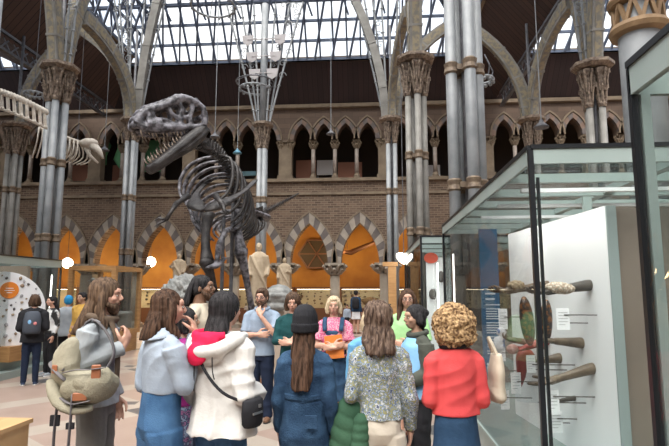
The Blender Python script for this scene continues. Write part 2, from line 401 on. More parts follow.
# ---------------------------------------------------------------- roof
XC = -3.4                                             # middle of the court
Zb = at(480, 115, 16.0)
beam_h = EYE.z + (ray(522, 58).z / ray(522, 58).x) * 5.85
SL = 1.2
def side(x): return beam_h + SL * (9.25 - abs(x - XC))
hipz = lambda y: Z_head + .1 + SL * (YW - y)
Y_g = 24 - (lambda t: t)(1.55)
# find where the hip slope crosses py=60
for k in range(200):
    y = 24 - k * .02
    if (hipz(y) - 1.75) / y > ray(334, 60).z / ray(334, 60).y: Y_g = y; break
mb = MB()
def slab(mb, P, t=.12, m=0):
    v = [Vector(p) for p in P]; n = (v[1] - v[0]).cross(v[2] - v[0]).normalized()
    if n.z < 0: n = -n
    k = len(v); mb.add(v + [p + n * t for p in v], [tuple(range(k)), tuple(range(2 * k - 1, k - 1, -1))] + [(i, (i + 1) % k, (i + 1) % k + k, i + k) for i in range(k)], m)
slab(mb, [(x_lo, YW + .2, hipz(YW + .2)), (x_hi, YW + .2, hipz(YW + .2)), (x_hi, Y_g, hipz(Y_g)), (x_lo, Y_g, hipz(Y_g))]); struct('ceiling_back', mb, M_boards)
mb = MB(); mb.box2((x_lo, Y_g - .12, hipz(Y_g) - .06), (x_hi, Y_g + .1, hipz(Y_g) + .12)); struct('trim_4', mb, M_stone)
for sgn, nm in ((1, 'right'), (-1, 'left')):
    xb = XC + sgn * 9.25; xg = XC + sgn * 7.65
    mb = MB(); y1 = lambda x: 24 - (side(x) - Z_head - .1) / SL
    slab(mb, [(xb, -6, side(xb)), (xg, -6, side(xg)), (xg, y1(xg), side(xg)), (xb, min(23.9, y1(xb)), side(xb))]); struct('ceiling_' + nm, mb, M_boards_y)
    mb = MB(); mb.bar((xg, -6, side(xg) + .0), (xg, y1(xg), side(xg)), .12, .2); struct('trim_%d' % (6 + sgn), mb, M_stone)
    # outer aisle lean-to roof beyond the eaves beam
    mb = MB(); xo = XR if sgn > 0 else XL
    if sgn > 0: continue
    slab(mb, [(xb, -6, side(xb) - .3), (xo, -6, side(xb) + 3.2), (xo, 22, side(xb) + 3.2), (xb, 22, side(xb) - .3)])
    struct('ceiling_aisle_' + nm, mb, M_boards_y)
# glass of the roof with its glazing bars
def glazed(name, A, B, D, E, nu, nv, w_=.05, diag=0):
    """four corners A B (bottom) D E (top, same order)"""
    A, B, D, E = map(Vector, (A, B, D, E)); mb = MB(); mb.add([A, B, E, D], [(0, 1, 2, 3)])
    o = tag(mb.build(name, M_glassroof), kind='structure'); mb = MB()
    for i in range(nu + 1):
        t = i / nu; mb.bar(A.lerp(B, t), D.lerp(E, t), w_, w_ * 1.6)
    for j in range(nv + 1):
        t = j / nv; mb.bar(A.lerp(D, t), B.lerp(E, t), w_ * (2.2 if j % 3 == 0 else 1), w_ * 1.6)
    for i in range(diag):
        for d in (1, -1):
            s_ = i / diag; e_ = s_ + d * .13
            if 0 <= e_ <= 1: mb.bar(A.lerp(B, s_) - Vector((0, 0, .25)), D.lerp(E, e_) - Vector((0, 0, .25)), w_ * .7, w_)
    mb.build('glazing_bar', M_bar, o)
Yr = 24 - (side(XC + 3) - Z_head - .1) / SL
zr = hipz(Yr)
glazed('window_1', (x_lo, Y_g - .05, hipz(Y_g)), (x_hi, Y_g - .05, hipz(Y_g)), (x_lo, Yr, zr), (x_hi, Yr, zr), 62, 9, .075, 0)
for sgn, k in ((1, 2), (-1, 3)):
    xg = XC + sgn * 7.65; xr = XC + sgn * 3
    glazed('window_%d' % k, (xg, -6, side(xg)), (xg, 24 - (side(xg) - Z_head - .1) / SL, side(xg)), (xr, -6, side(xr)), (xr, Yr, side(xr)), 40, 8, .075)
glazed('window_4', (XC - 3, -6, side(XC + 3)), (XC - 3, Yr, side(XC + 3)), (XC + 3, -6, side(XC + 3)), (XC + 3, Yr, side(XC + 3)), 30, 8, .075)

# raking rafters below the hip glass
mb = MB(); H_ = lambda y: hipz(y) - .3
for i in range(48):
    x = x_lo + (x_hi - x_lo) * i / 48; mb.bar((x, Y_g - .2, H_(Y_g - .2)), (x + 1.7, Yr, H_(Yr)), .085, .09)
for i in range(24):
    x = x_lo + (x_hi - x_lo) * i / 24; mb.bar((x + 1.6, Y_g - 1.4, H_(Y_g - 1.4)), (x, Yr, H_(Yr)), .06, .07)
for f in (.45, .8): mb.bar((x_lo, Y_g + (Yr - Y_g) * f, H_(Y_g + (Yr - Y_g) * f)), (x_hi, Y_g + (Yr - Y_g) * f, H_(Y_g + (Yr - Y_g) * f)), .13, .14)
struct('trim_8', mb, M_bar)
mb = MB(); mb.box2((XL, -6.4, 0), (XR, -6.1, 8.0)); struct('wall_light_block', mb, M_brick)  # unseen wall behind the camera, added and sized to shape the fill light
# ---------------------------------------------------------------- iron columns
COL = {}
def iron_column(key, label, px, Y, py_cap, rings_py=(), r=.085, off=.19, m=M_iron, rot=R(45), caph=1.0, capw=1.0, top=3.2, x=None):
    z1 = at(px, py_cap, Y).z; X = XA(px, Y, z1) if x is None else x
    t = thing('iron_column', label, 'column', (X, Y, 0)); COL[key] = (X, Y, z1)
    mb = MB(); mb.lathe([(off * 2.5, 0), (off * 2.5, .25), (off * 2.1, .3), (off * 2.3, .42), (off * 1.9, .55), (off * 1.8, .9), (off * 2.05, .98), (off * 1.7, 1.08)], (0, 0, 0), 20); mb.build('base', M_iron_w, t, False, True)
    P = [(off * math.cos(rot + k * math.pi / 2), off * math.sin(rot + k * math.pi / 2)) for k in range(4)]
    for (a, b) in P:
        mb = MB(); mb.lathe([(r, 1.0), (r * .95, z1 - caph)], (a, b, 0), 14); mb.build('shaft', m, t, False, True)
    mb = MB(); mb.lathe([(r * .55, 1.0), (r * .55, z1 + top)], (0, 0, 0), 8); mb.build('core', M_darkiron, t, False, True)
    for py in rings_py:
        z = at(px, py, Y).z; mb = MB()
        for (a, b) in P: mb.lathe([(r * 1.02, -.11), (r * 1.28, -.08), (r * 1.12, 0), (r * 1.28, .08), (r * 1.02, .11)], (a, b, z), 12)
        mb.box((0, 0, z), (off * 1.3, off * 1.3, .1)); mb.build('collar', M_band, t, False)
    mb = MB()
    for (a, b) in P: bell(mb, (a * 1.05, b * 1.05, z1 - caph), r * 1.0 * capw, caph * .82, 0, 7, 2.0)
    mb.rings([[((off + .16 * capw + q) * 1.25 * math.cos(k * math.pi / 4 + R(22.5)), (off + .16 * capw + q) * 1.25 * math.sin(k * math.pi / 4 + R(22.5)), z) for k in range(8)] for q, z in ((-.03, z1 - .18), (.05, z1 - .1), (.05, z1 - .02), (-.02, z1))])
    mb.build('capital', M_cap, t, False)
    return t
iron_column('A1', 'slender grey iron column behind the dinosaur skull', 133, 16.5, 119, (198, 252), .075, .15, m=M_iron, caph=.8, capw=.8)
iron_column('A2', 'grey iron column with a hanging ring behind the dinosaur tail', 263, 16.5, 123, (200,), .085, .11, caph=.9, capw=.8, top=0.2)
iron_column('A3', 'far grey iron column left of the reddish shaft cluster', 391, 16.5, 118, (192,), .075, .15, caph=.9, capw=.8)
iron_column('A4', 'iron column whose dark capital shows just above the large display case', 531, 16.5, 118, (), .075, .16, caph=1.0, capw=.9, m=M_iron_w)
iron_column('A0', 'brownish iron column at the far left under the hanging bones', 17, 16.5, 124, (190,), .085, .19, m=M_iron_w, caph=1.1)
iron_column('B1', 'tall pale grey iron column at left between the bones and the skull', 60, 13, 66, (163, 238), .095, .2, caph=1.05, rot=R(20))
iron_column('B2', 'warm grey iron column with ornate gilded capital right of centre', 415, 13, 58, (156, 232), .085, .2, m=M_iron_w, caph=1.05, rot=R(8))
iron_column('B3', 'iron column under the forked arch above the display case', 592, 13, 64, (), .085, .2, m=M_iron_w, caph=1.2, rot=R(30))
iron_column('C2', 'thick pale grey clustered iron column nearest right of centre', 458, 9.2, -120, (70, 186), .105, .25, m=M_iron, caph=1.1, rot=R(12))
iron_column('C1', 'near clustered iron column outside the left edge of view', 0, 9.2, -120, (), .1, .25, m=M_iron, caph=1.1, rot=R(12), x=-7.7)
# plain round column with the zigzag collar
X = XA(641, 7.2, 5); t = thing('round_column', 'thick round grey column with ochre zigzag collar at top right', 'column', (X, 7.2, 0))
mb = MB(); mb.lathe([(.27, .6), (.27, 8.2)], (0, 0, 0), 28); mb.build('shaft', M_iron, t, False, True)
mb = MB(); mb.lathe([(.42, 0), (.42, .3), (.33, .45), (.33, .6)], (0, 0, 0), 28); mb.build('base', M_iron_w, t, False, True)
z0, z1 = at(641, 31, 7.2).z, at(641, 2, 7.2).z
M_zig = mat('ochre_collar', (.27, .17, .085), .7, 0, (.20, .12, .06), 8); mb = MB()
for z, h in ((z0, .09), (z1, .09)): mb.lathe([(.28, -h), (.36, -h * .7), (.385, 0), (.36, h * .7), (.28, h)], (0, 0, z), 28)
for k in range(10):
    a0, a1, a2 = [2 * math.pi * (k + q) / 10 for q in (0, .5, 1)]; f_ = lambda a, z: (.31 * math.cos(a), .31 * math.sin(a), z)
    mb.bar(f_(a0, z0 + .05), f_(a1, z1 - .05), .05, .05, up=(math.cos(a0), math.sin(a0), 0)); mb.bar(f_(a1, z1 - .05), f_(a2, z0 + .05), .05, .05, up=(math.cos(a1), math.sin(a1), 0))
mb.build('zigzag_collar', M_zig, t, False)

# ---------------------------------------------------------------- iron arches
def rib(name, label, pts, d=.34, w_=.2, perp=(1, 0, 0), cat='arch', panel=True, parent=None):
    """curved box girder; perp = the direction across its width"""
    fr = []; n = len(pts); pv = Vector(perp); A = []; Bp = []
    for i in range(n):
        p = Vector(pts[i]); t = (Vector(pts[min(n - 1, i + 1)]) - Vector(pts[max(0, i - 1)])).normalized(); nn = t.cross(pv).normalized(); fr.append((p, nn, pv))
    o = thing(name, label, cat, pts[0]) if parent is None else parent
    mb = MB(); mb.rings([[p + u * a * w_ / 2 + nn * b * d / 2 for a, b in ((-1, -1), (1, -1), (1, 1), (-1, 1))] for p, nn, u in fr])
    for i in range(2, n - 1, 3):
        p, nn, u = fr[i]; t = nn.cross(u); mb.box(p, (w_ * 1.14, d * 1.1, .06), M=Matrix((u, nn, t)).transposed())
    mb.build('girder', M_iron_w, o)
    if panel:
        mb = MB()
        for s in (-1, 1):
            mb.rings([[p + u * (s * w_ / 2 + a * .012) + nn * b * d * .3 for a, b in ((-1, -1), (1, -1), (1, 1), (-1, 1))] for p, nn, u in fr])
            mb.rings([[p + nn * (s * d / 2 + a * .012) + u * b * w_ * .3 for a, b in ((-1, -1), (1, -1), (1, 1), (-1, 1))] for p, nn, u in fr])
        mb.build('painted_panel', M_ochre, o)
    return o
def span(label, k0, k1, rise, inset=.12, **kw):
    a = Vector(COL[k0]) if isinstance(k0, str) else Vector(k0); b = Vector(COL[k1]) if isinstance(k1, str) else Vector(k1)
    h = (b - a); h.z = 0; L = h.length; e = h.normalized(); perp = Vector((e.y, -e.x, 0)); A = L / 2 - inset
    P = pointed(A, rise, 12); pts = [a.lerp(b, .5 + u / L) * 1.0 for u, v in P]
    pts = [Vector((p.x, p.y, p.z + v)) for p, (u, v) in zip(pts, P)]
    return rib('iron_arch', label, pts, perp=perp, **kw)
def quarter(label, k0, k1, rise, reach=.84, **kw):
    a = Vector(COL[k0]); b = Vector(COL[k1]); e = Vector((b.x - a.x, b.y - a.y, 0)); L = e.length * reach; e.normalize(); perp = Vector((e.y, -e.x, 0))
    pts = [a + e * (.1 + L * (1 - math.cos(t))) + Vector((0, 0, rise * math.sin(t))) for t in [i / 12 * math.pi * .46 for i in range(13)]]
    return rib('iron_arch', label, pts, perp=perp, **kw)
def arm(label, k, dy, height=3.6, dx=0, **kw):
    a = Vector(COL[k]); pts = [a + Vector((dx * u, dy * (.16 + .30 * u * height / 1.6 * .7 + .05 * (u * height) ** 2), u * height)) for u in [i / 10 for i in range(11)]]
    return rib('iron_arch', label, pts, perp=(1, 0, 0), **kw)
quarter('ochre panelled iron arch curving up left from the skull column', 'A1', 'B1', 2.2, d=.44, w_=.26)
quarter('ochre panelled arch curving forward from the far column behind the gilded capital', 'A3', 'B2', 2.2, d=.36, w_=.22)
quarter('ochre panelled arch curving up right above the display case', 'A4', 'B3', 2.4, d=.42, w_=.24)
arm('right ochre panelled limb rising from the tall left column', 'B1', 1, d=.40, w_=.26)
arm('left ochre panelled limb rising from the tall left column', 'B1', -1, d=.40, w_=.26)
arm('left patterned limb rising from the gilded capital', 'B2', 1, d=.36, w_=.30)
arm('right patterned limb rising from the gilded capital', 'B2', -1, d=.36, w_=.30)
arm('left limb of the fork rising above the display case', 'B3', 1, d=.40, w_=.26)
arm('right limb of the fork beside the zigzag column', 'B3', -1, d=.40, w_=.26)
span('broad iron arch over the aisle left of the display case', 'A3', 'A4', 3.3)
span('iron arch over the far left aisle', 'A0', 'A1', 3.3)
# great transverse ribs of the nave
for k, sx, am, lab in (('A1', 1, 1.0, 'tall plain iron rib sweeping up right from the skull column'), ('A3', -1, 2.0, 'tall plain iron rib sweeping up left from the far column')):
    x, y, z = COL[k]; pts = [(x + sx * (.18 + am * t ** 1.8), y, z + 6.2 * t) for t in [i / 12 for i in range(13)]]
    rib('roof_rib', lab, pts, d=.26, w_=.22, perp=(0, 1, 0), cat='roof rib', panel=False)
# ---------------------------------------------------------------- globe lamps of the corridor, then added fill lights
def globe(px, py, Y, label, r=.26):
    p = at(px, py, Y); t = thing('globe_lamp', label, 'lamp', p)
    mb = MB(); mb.ell((0, 0, 0), r, seg=20); mb.build('globe', M_globe, t, False, True)
    mb = MB(); mb.tube([(0, 0, r), (0, 0, Z_ledge - .25 - p.z)], .015, 6); mb.build('suspension_rod', M_darkiron, t, False)
    l = bpy.data.objects.new('globe_bulb', bpy.data.lights.new('globe_bulb', 'POINT')); l.data.energy = 105; l.data.color = (1, .66, .32); l.data.shadow_soft_size = r * 1.1
    C.objects.link(l); l.parent = t; l.location = (0, 0, -r - .35)
globe(150.5, 262, 25.8, 'glowing white globe lamp in the arch between skull column and statue')
globe(67.5, 263, 25.8, 'glowing white globe lamp just right of the tall left column')
for px in (232, 285, 335, 385, 437, 490, 20):  # unseen point lights without fixtures, added to warm the corridor
    l = bpy.data.objects.new('corridor_lamp', bpy.data.lights.new('corridor_lamp', 'POINT')); l.data.energy = 58; l.data.color = (1, .66, .32); l.data.shadow_soft_size = .2
    C.objects.link(l); l.location = (XA(px, 25.8, 3.5), 25.8, 3.6)

# ---------------------------------------------------------------- wall cabinets with specimens in the corridor
random.seed(5)
M_cabfr = mat('cabinet_brown', (.16, .075, .04), .5)
M_sp = [mat('fossil_brown', (.20, .13, .08), .8, 0, (.33, .24, .16), 20), mat('fossil_grey', (.25, .23, .20), .8, 0, (.40, .37, .32), 20), mat('fossil_dark', (.07, .06, .055), .8)]
def rock_mesh(name, m, sx=1, sy=.5, sz=1, seed=0, r=1.0):
    rnd = random.Random(seed); mb = MB(); mb.ell((0, 0, 0), (sx * r, sy * r, sz * r), seg=10)
    mb.v = [(x * rnd.uniform(.78, 1.15), y * rnd.uniform(.8, 1.1), z * rnd.uniform(.78, 1.15)) for x, y, z in mb.v]
    o = mb.build(name, m, None, False, True); return o
cab = None; spec = []
cabs = [bays[0] + BW / 2 * (k + .5) for k in range(1, 14)]
zc0, zc1 = .8, at(334, 289, 27.5).z
for x in cabs:
    if cab is None:
        cab = thing('display_cabinet', 'brown framed lit wall cabinet with cream back behind the ground arcade', 'cabinet', (x, 27.6, 0), group='lit cabinets along the corridor wall'); w2 = BW / 4 - .02
        mb = MB(); mb.box((0, .1, .4), (w2 * 2, .5, .8)); mb.build('plinth', M_cabfr, cab, False)
        mb = MB(); mb.box((0, .33, (zc0 + zc1) / 2), (w2 * 2, .04, zc1 - zc0)); mb.build('back_panel', M_cream, cab, False)
        mb = MB()
        for s in (-1, 1): mb.box((s * (w2 - .04), .1, (zc0 + zc1) / 2), (.08, .5, zc1 - zc0))
        mb.box((0, .1, zc1 + .05), (w2 * 2, .5, .12)); mb.build('frame', M_cabfr, cab, False)
        mb = MB(); mb.box((0, -.08, zc1 - .02), (w2 * 1.8, .04, .03)); mb.build('lamp_strip', mat('cabinet_lamp', (1, .82, .55), .4, emis=5), cab, False)
        mb = MB(); mb.box((0, -.14, (zc0 + zc1) / 2), (w2 * 2 - .1, .008, zc1 - zc0)); mb.build('glass_pane', M_glass, cab, False)
        c0 = cab
    else: c0 = copy_tree(cab); c0.location.x = x
for i, x in enumerate(cabs[2:11]):
    for k in range(22):
        z = zc0 + .18 + (zc1 - zc0 - .3) * ((k // 6) + .5 * random.random()) / 3.6; xx = x + (k % 6 - 2.5) * .36 + random.uniform(-.06, .06)
        if len(spec) < 6:
            o = rock_mesh('specimen', M_sp[k % 3], random.uniform(.7, 1.1), .5, random.uniform(.6, 1.1), k, .075); tag(o, 'small brown or grey specimen pinned on the cream cabinet back', 'specimen', 'specimens in the lit wall cabinets'); spec.append(o)
        else:
            o = random.choice(spec[:6]).copy(); C.objects.link(o)
        o.location = (xx, 27.84, min(z, zc1 - .12)); s = random.uniform(.6, 1.3); o.scale = (s, 1, s * random.uniform(.7, 1.1)); 
o = rock_mesh('fossil_slab', M_sp[0], 1.2, .2, .5, 77, .45); o.location = at(371, 301, 27.85); tag(o, 'large brown fossil slab mounted right of the dark backed far visitor', 'fossil')
# hexagon window and beam shape inside the arches
M_hex = mat('hexagon_frame', (.05, .035, .02), .6)
p = at(317, 254, 27.9); mb = MB()
h6 = [(p.x + 1.0 * math.cos(k * math.pi / 3), p.z + .86 * math.sin(k * math.pi / 3)) for k in range(6)]
mb.prism(h6, 27.8, 27.95, 'y'); o = tag(mb.build('hexagonal_panel', M_hex), 'dark hexagonal panel glimpsed through a striped arch', 'panel')
mb = MB()
for k in range(6): mb.bar((p.x, 27.75, p.z), (h6[k][0], 27.75, h6[k][1]), .06, .06)
for k in range(6): mb.bar((h6[k][0], 27.75, h6[k][1]), (h6[(k + 1) % 6][0], 27.75, h6[(k + 1) % 6][1]), .08, .08)
mb.build('spoke', M_cabfr, o)
a, b = at(336, 252, 26), at(373, 243, 26.6); mb = MB(); [mb.tube([(q.x, q.y, q.z), (q.x, q.y, Z_ledge - .25)], .015, 5) for q in (a.lerp(b, .3), b)]; mb.tube([a, a.lerp(b, .4) + Vector((0, 0, -.2)), b, b + Vector((.4, .1, .3))], [.12, .28, .2, .05], 8, flat=.5)
tag(mb.build('whale_jaw', M_cabfr, smooth=True), 'long dark jaw bone hung under the vault behind the arch', 'bone')
# gallery objects seen behind the upper columns
M_gl = [mat('gallery_board_white', (.55, .52, .5), .7), mat('gallery_board_red', (.30, .13, .08), .7), mat('gallery_board_blue', (.25, .45, .52), .7), mat('gallery_board_green', (.10, .30, .14), .7)]
for px0, px1, py0, py1, c, lab in ((296, 316, 160, 178, 1, 'reddish board behind the gallery left of the pale board'), (317, 333, 160, 175, 0, 'pale picture board behind the gallery arch'), (338, 362, 162, 178, 1, 'reddish board behind the two gallery arches'), (232, 262, 171, 176, 2, 'thin pale blue lit board behind the gallery by the tail'), (427, 440, 165, 178, 0, 'white board behind the gallery beside the clustered column'), (140, 162, 140, 172, 3, 'green banner behind the gallery under the skull'), (70, 88, 165, 181, 1, 'reddish board in the gallery above the left arches'), (112, 126, 165, 181, 1, 'reddish board in the gallery left of the skull column')):
    a, b = at(px0, py1, 26), at(px1, py0, 26); mb = MB(); mb.box2((a.x, 26, a.z), (b.x, 26.05, b.z)); o = tag(mb.build('display_board', M_gl[c]), lab, 'board')
    mb = MB()
    for x in (a.x + .05, b.x - .05): mb.box2((x - .02, 26.05, Z_ledge - .12), (x + .02, 26.09, a.z + .1))
    mb.build('stand_leg', M_darkiron, o)
for px, py0, py1 in ((104, 137, 165), (118, 140, 168)):
    mb = MB(); p0, p1 = at(px, py0, 25), at(px + 2, py1, 25); 
    mb.tube([p0, (p0.x, p0.y, Z_head)], .01, 5); mb.tube([p0, p0.lerp(p1, .3) + Vector((.15, 0, 0)), p0.lerp(p1, .7) + Vector((-.12, 0, 0)), p1], [.06, .22, .2, .05], 8, flat=.4)
    tag(mb.build('hanging_banner', M_gl[3], smooth=True), 'narrow green fish shaped hanging in the gallery %s of the skull column' % ('well left' if px < 110 else 'close left'), 'banner')

# ---------------------------------------------------------------- ring lamps and pendants
def ring(mb, c, r, t, seg=28): 
    P = [Vector(c) + Vector((r * math.cos(2 * math.pi * k / seg), r * math.sin(2 * math.pi * k / seg), 0)) for k in range(seg + 1)]; mb.tube(P, t, 6, cap=False)
def roofz(x, y):
    if x < XC - 9.25: return side(XC - 9.25) - .3 + 3.5 * (XC - 9.25 - x) / (XC - 9.25 - XL)
    return min(hipz(y), side(x), side(XC + 3)) + .05
def ring_lamp(px, py, Y, r, label, two=True, rod=2.0):
    p = at(px, py, Y); t = thing('ring_lamp', label, 'lamp', p); mb = MB(); ring(mb, (0, 0, 0), r, .035)
    for k in range(12): a = k * math.pi / 6; mb.ell((r * math.cos(a), r * math.sin(a), -.05), .045, seg=6)
    mb.build('lower_ring', M_iron, t, False, True)
    if two:
        mb = MB(); ring(mb, (0, 0, .22), r * 1.25, .02)
        mb.build('upper_ring', M_darkiron, t, False, True)
    mb = MB()
    for k in range(4):
        a = k * math.pi / 2 + .4; mb.tube([(r * math.cos(a), r * math.sin(a), 0), (r * 1.25 * math.cos(a), r * 1.25 * math.sin(a), .22), (0.12 * math.cos(a), .12 * math.sin(a), .5)], .014, 5)
    mb.tube([(0, 0, .5), (0, 0, roofz(p.x, p.y) - p.z)], .014, 5) if rod else None
    mb.build('bracket', M_darkiron, t, False)
ring_lamp(255, 89, 16.3, .5, 'double ring lamp around the middle iron column', rod=0)
ring_lamp(213, 6, 15, .68, 'large ring lamp at the top edge under the glass roof', False, rod=4)
ring_lamp(482, 80, 10.5, .22, 'small ring lamp behind the thick clustered column', False, 1)
ring_lamp(34, 94, 16, .3, 'small ring lamp above the hanging bones at left', False, 4)
def cable(px, y0, y1, Y, label, shade=None):
    a, b = at(px, y0, Y), at(px, y1, Y); b.x = a.x; t = thing('pendant_lamp', label, 'lamp', b)
    mb = MB(); mb.tube([(0, 0, .1), (0, 0, roofz(b.x, b.y) - b.z)], .016, 5); mb.build('cable', M_iron, t, False)
    mb = MB(); mb.lathe([(.04, .2), (.07, .12), (.2, 0), (.19, -.03), (.04, .06)], (0, 0, 0), 14); mb.build('lamp_shade', shade or M_darkiron, t, False)
M_blueshade = mat('blue_shade', (.12, .28, .38), .4)
cable(219, 0, 137, 19, 'black pendant lamp on a long cable above the ribs')
cable(331, 0, 134, 21, 'dark pendant lamp on a long cable right of the middle column')
cable(238, 128, 153, 22, 'small blue pendant lamp in front of the gallery', M_blueshade)
cable(538, 62, 127, 14, 'dark pendant lamp right of the forked arch')
cable(110, 55, 150, 20, 'dark pendant lamp on a cable under the left arch')
# fans of rods rising from the column capitals
def rodfan(key, label, ups, spread, Z=4.2, n=4, perp=(1, 0), ex=1.1):
    x, y, z = COL[key]; t = thing('iron_rod_fan', label, 'ironwork', (x, y, z))
    for s in (-1, 1):
        for k in range(n):
            mb = MB(); q = (k + .6) / n; P = [Vector((s * perp[0] * (.10 + .16 * q + spread * q * (u ** ex)), s * perp[1] * (.1 + .16 * q + spread * q * u ** ex) + (.06 if k % 2 else -.06), Z * u)) for u in [i / 10 for i in range(11)]]
            mb.tube(P, .032, 6)
            for i in range(1, 10, 2): mb.ell(P[i], (.06, .06, .035), seg=6)
            mb.build('rod', M_iron, t, False)
    rnd = random.Random(len(label))
    for i in range(ups):
        mb = MB()
        s = rnd.choice((-1, 1)); u = rnd.uniform(.35, 1); q = rnd.uniform(.2, .95); c = Vector((s * (.2 + spread * q * u ** ex), rnd.uniform(-.06, .06), Z * u)); r = rnd.uniform(.07, .15)
        mb.tube([c + Vector((r * (1 - j / 14) * math.cos(j * .6 * s), 0, r * (1 - j / 14) * math.sin(j * .6))) for j in range(14)], .014, 5)
        mb.build('scroll', M_iron, t, False)
rodfan('A2', 'fan of thin ringed rods rising to the glass from the middle column', 36, 1.25, n=3)
rodfan('A1', 'fan of thin scrolled rods rising behind the skull column', 50, .8, 4.6, 4)
rodfan('A3', 'fan of thin rods rising beside the reddish shaft cluster', 16, 1.0)
rodfan('B1', 'tight rods rising between the forked arches at left', 20, .25, 3.5, 2)
rodfan('B3', 'tight rods rising between the forked arches at right', 20, .25, 3.5, 2)
x, y, z = COL['A2']; mb = MB(); mb.lathe([(.12, -.3), (.12, 4.2)], (x, y, z), 12); 
tag(mb.build('iron_post', M_iron, smooth=True), 'pale thick iron post carrying up to the glass above the ring lamp', 'post')
# leaf shaped metal plates high on the post
M_leaf = mat('pale_leaf', (.40, .37, .37), .6); lo_ = thing('leaf_ornament', 'pale leaf plates on both sides of the post above the ring lamp', 'ornament', (x, y, z))
for s in (-1, 1):
    for zz_, q in ((2.9, .55), (2.3, .4), (1.7, .3)):
        mb = MB(); mb.bar((x, y - .1, z + zz_), (x + s * q, y - .1, z + zz_), .03, .03); mb.prism([(x + s * q - .2, z + zz_ + .15), (x + s * q + .2, z + zz_ + .15), (x + s * q + .16, z + zz_ - .12), (x + s * q, z + zz_ - .22), (x + s * q - .16, z + zz_ - .12)], y - .1, y - .08, 'y'); mb.build('leaf_plate', M_leaf, lo_)

# ---------------------------------------------------------------- lattice beams along the aisles
for sgn, lab in ((1, 'dark lattice beam under the boarded roof at upper right'), (-1, 'dark lattice beam under the boarded roof at upper left')):
    xb = XC + sgn * 9.25; z0 = beam_h - .75; t = thing('lattice_beam', lab, 'beam', (xb, 4, z0))
    mb = MB(); mb.box2((-.08, 0, .6), (.08, 19, .7)); mb.box2((-.08, 0, 0), (.08, 19, .1)); mb.build('chord', M_darkiron, t, False)
    mb = MB()
    for k in range(38):
        y0_ = k * .5; mb.bar((0, y0_, .08), (0, y0_ + .5, .62), .03, .05); mb.bar((0, y0_, .62), (0, y0_ + .5, .08), .03, .05)
    mb.build('lattice', M_darkiron, t, False)

# ---------------------------------------------------------------- dinosaur skeleton
M_bone = mat('dark_bone', (.012, .009, .009), .45, .0, (.055, .048, .046), 7, bump=.5, bscale=30)
M_bonel = mat('grey_lit_bone', (.035, .032, .036), .5, .0, (.22, .21, .235), 9, lo=.4, hi=.62, bump=.6, bscale=26)  # paler grey bone with light and highlights painted into its tones
M_tooth = mat('tooth', (.30, .24, .19), .4)
rex = thing('dinosaur_skeleton', 'tall dark tyrannosaur skeleton with open toothed jaws standing behind the group', 'skeleton', at(222, 290, 11.5).xy.to_3d())
J = at(197, 130, 9.9); SN = at(134, 128, 9.0)
fw = (SN - J).normalized(); L_ = (SN - J).length; up = Vector((0, 0, 1)); sd = fw.cross(up).normalized(); up = sd.cross(fw).normalized()
K = L_ / 1.38
def sp(x, z, y=0): return J + (fw * x + up * z + sd * y) * K
def wid(x): return .36 - .20 * min(1, max(0, x / 1.38)) ** .8
mb = MB()
for s in (-1, 1):
    q = lambda x, z, k=1: sp(x, z, s * wid(x) * k)
    def tb(P, r): mb.tube([q(a_, b_ * .9) for a_, b_ in P], [v * K * 1.25 for v in r] if hasattr(r, '__len__') else r * K * 1.25, 8)
    tb([(.05, .0), (.3, -.03), (.6, -.02), (.95, -.05), (1.25, -.03), (1.38, .06)], [.05, .06, .075, .09, .08, .05])
    tb([(.02, .02), (-.04, .2), (-.02, .42), (.1, .56)], .055)
    tb([(.1, .56), (.35, .66), (.5, .64), (.66, .54), (.9, .44), (1.15, .36), (1.3, .24), (1.38, .06)], [.06, .07, .09, .075, .06, .06, .06, .06])
    tb([(.28, -.02), (.3, .2), (.22, .4), (.2, .6)], .045); tb([(.5, -.01), (.5, .2), (.44, .4), (.5, .62)], [.06, .045, .05, .05])
    tb([(.52, .15), (.66, .3), (.72, .5)], .04); tb([(.6, .0), (.8, .14), (1.02, .16), (1.06, .36)], .045)
    tb([(1.0, .02), (1.12, .16), (1.1, .34)], [.08, .06, .05]); tb([(1.3, .0), (1.3, .2)], .06); tb([(.3, .22), (.48, .2)], .04)
    tb([(.9, .02), (1.2, .04)], .1)
for a, b in ((.1, .56), (.22, .6), (.4, .64), (.55, .6), (.7, .52), (.85, .46), (1.0, .41), (1.12, .37), (1.24, .28), (1.34, .15), (1.38, .02)):
    mb.tube([sp(a, b, -wid(a)), sp(a, b + .03), sp(a, b, wid(a))], (.055 if a < .6 else .075) * K, 8)
mb.tube([sp(0, .2, -.3), sp(.02, .22, 0), sp(0, .2, .3)], .07 * K, 8); mb.tube([sp(0, .42, -.3), sp(.02, .44, 0), sp(0, .42, .3)], .06 * K, 8)
o = mb.build('skull', M_bonel, rex); remesh(o, .016, 2)
rnd = random.Random(3)
mb = MB()
for s in (-1, 1):
    for i in range(13):
        x_ = .45 + i * .072; h_ = (.10 + .10 * math.sin(i * .9) ** 2) * (1 if i < 11 else .7)
        mb.tube([sp(x_, -.05, s * (wid(x_) - .01)), sp(x_ + .0, -.05 - h_ * .6, s * (wid(x_) - .01)), sp(x_ - .025, -.06 - h_, s * (wid(x_) - .02))], [.024 * K, .018 * K, .003], 6)
mb.build('upper_tooth_row', M_tooth, rex, smooth=True)
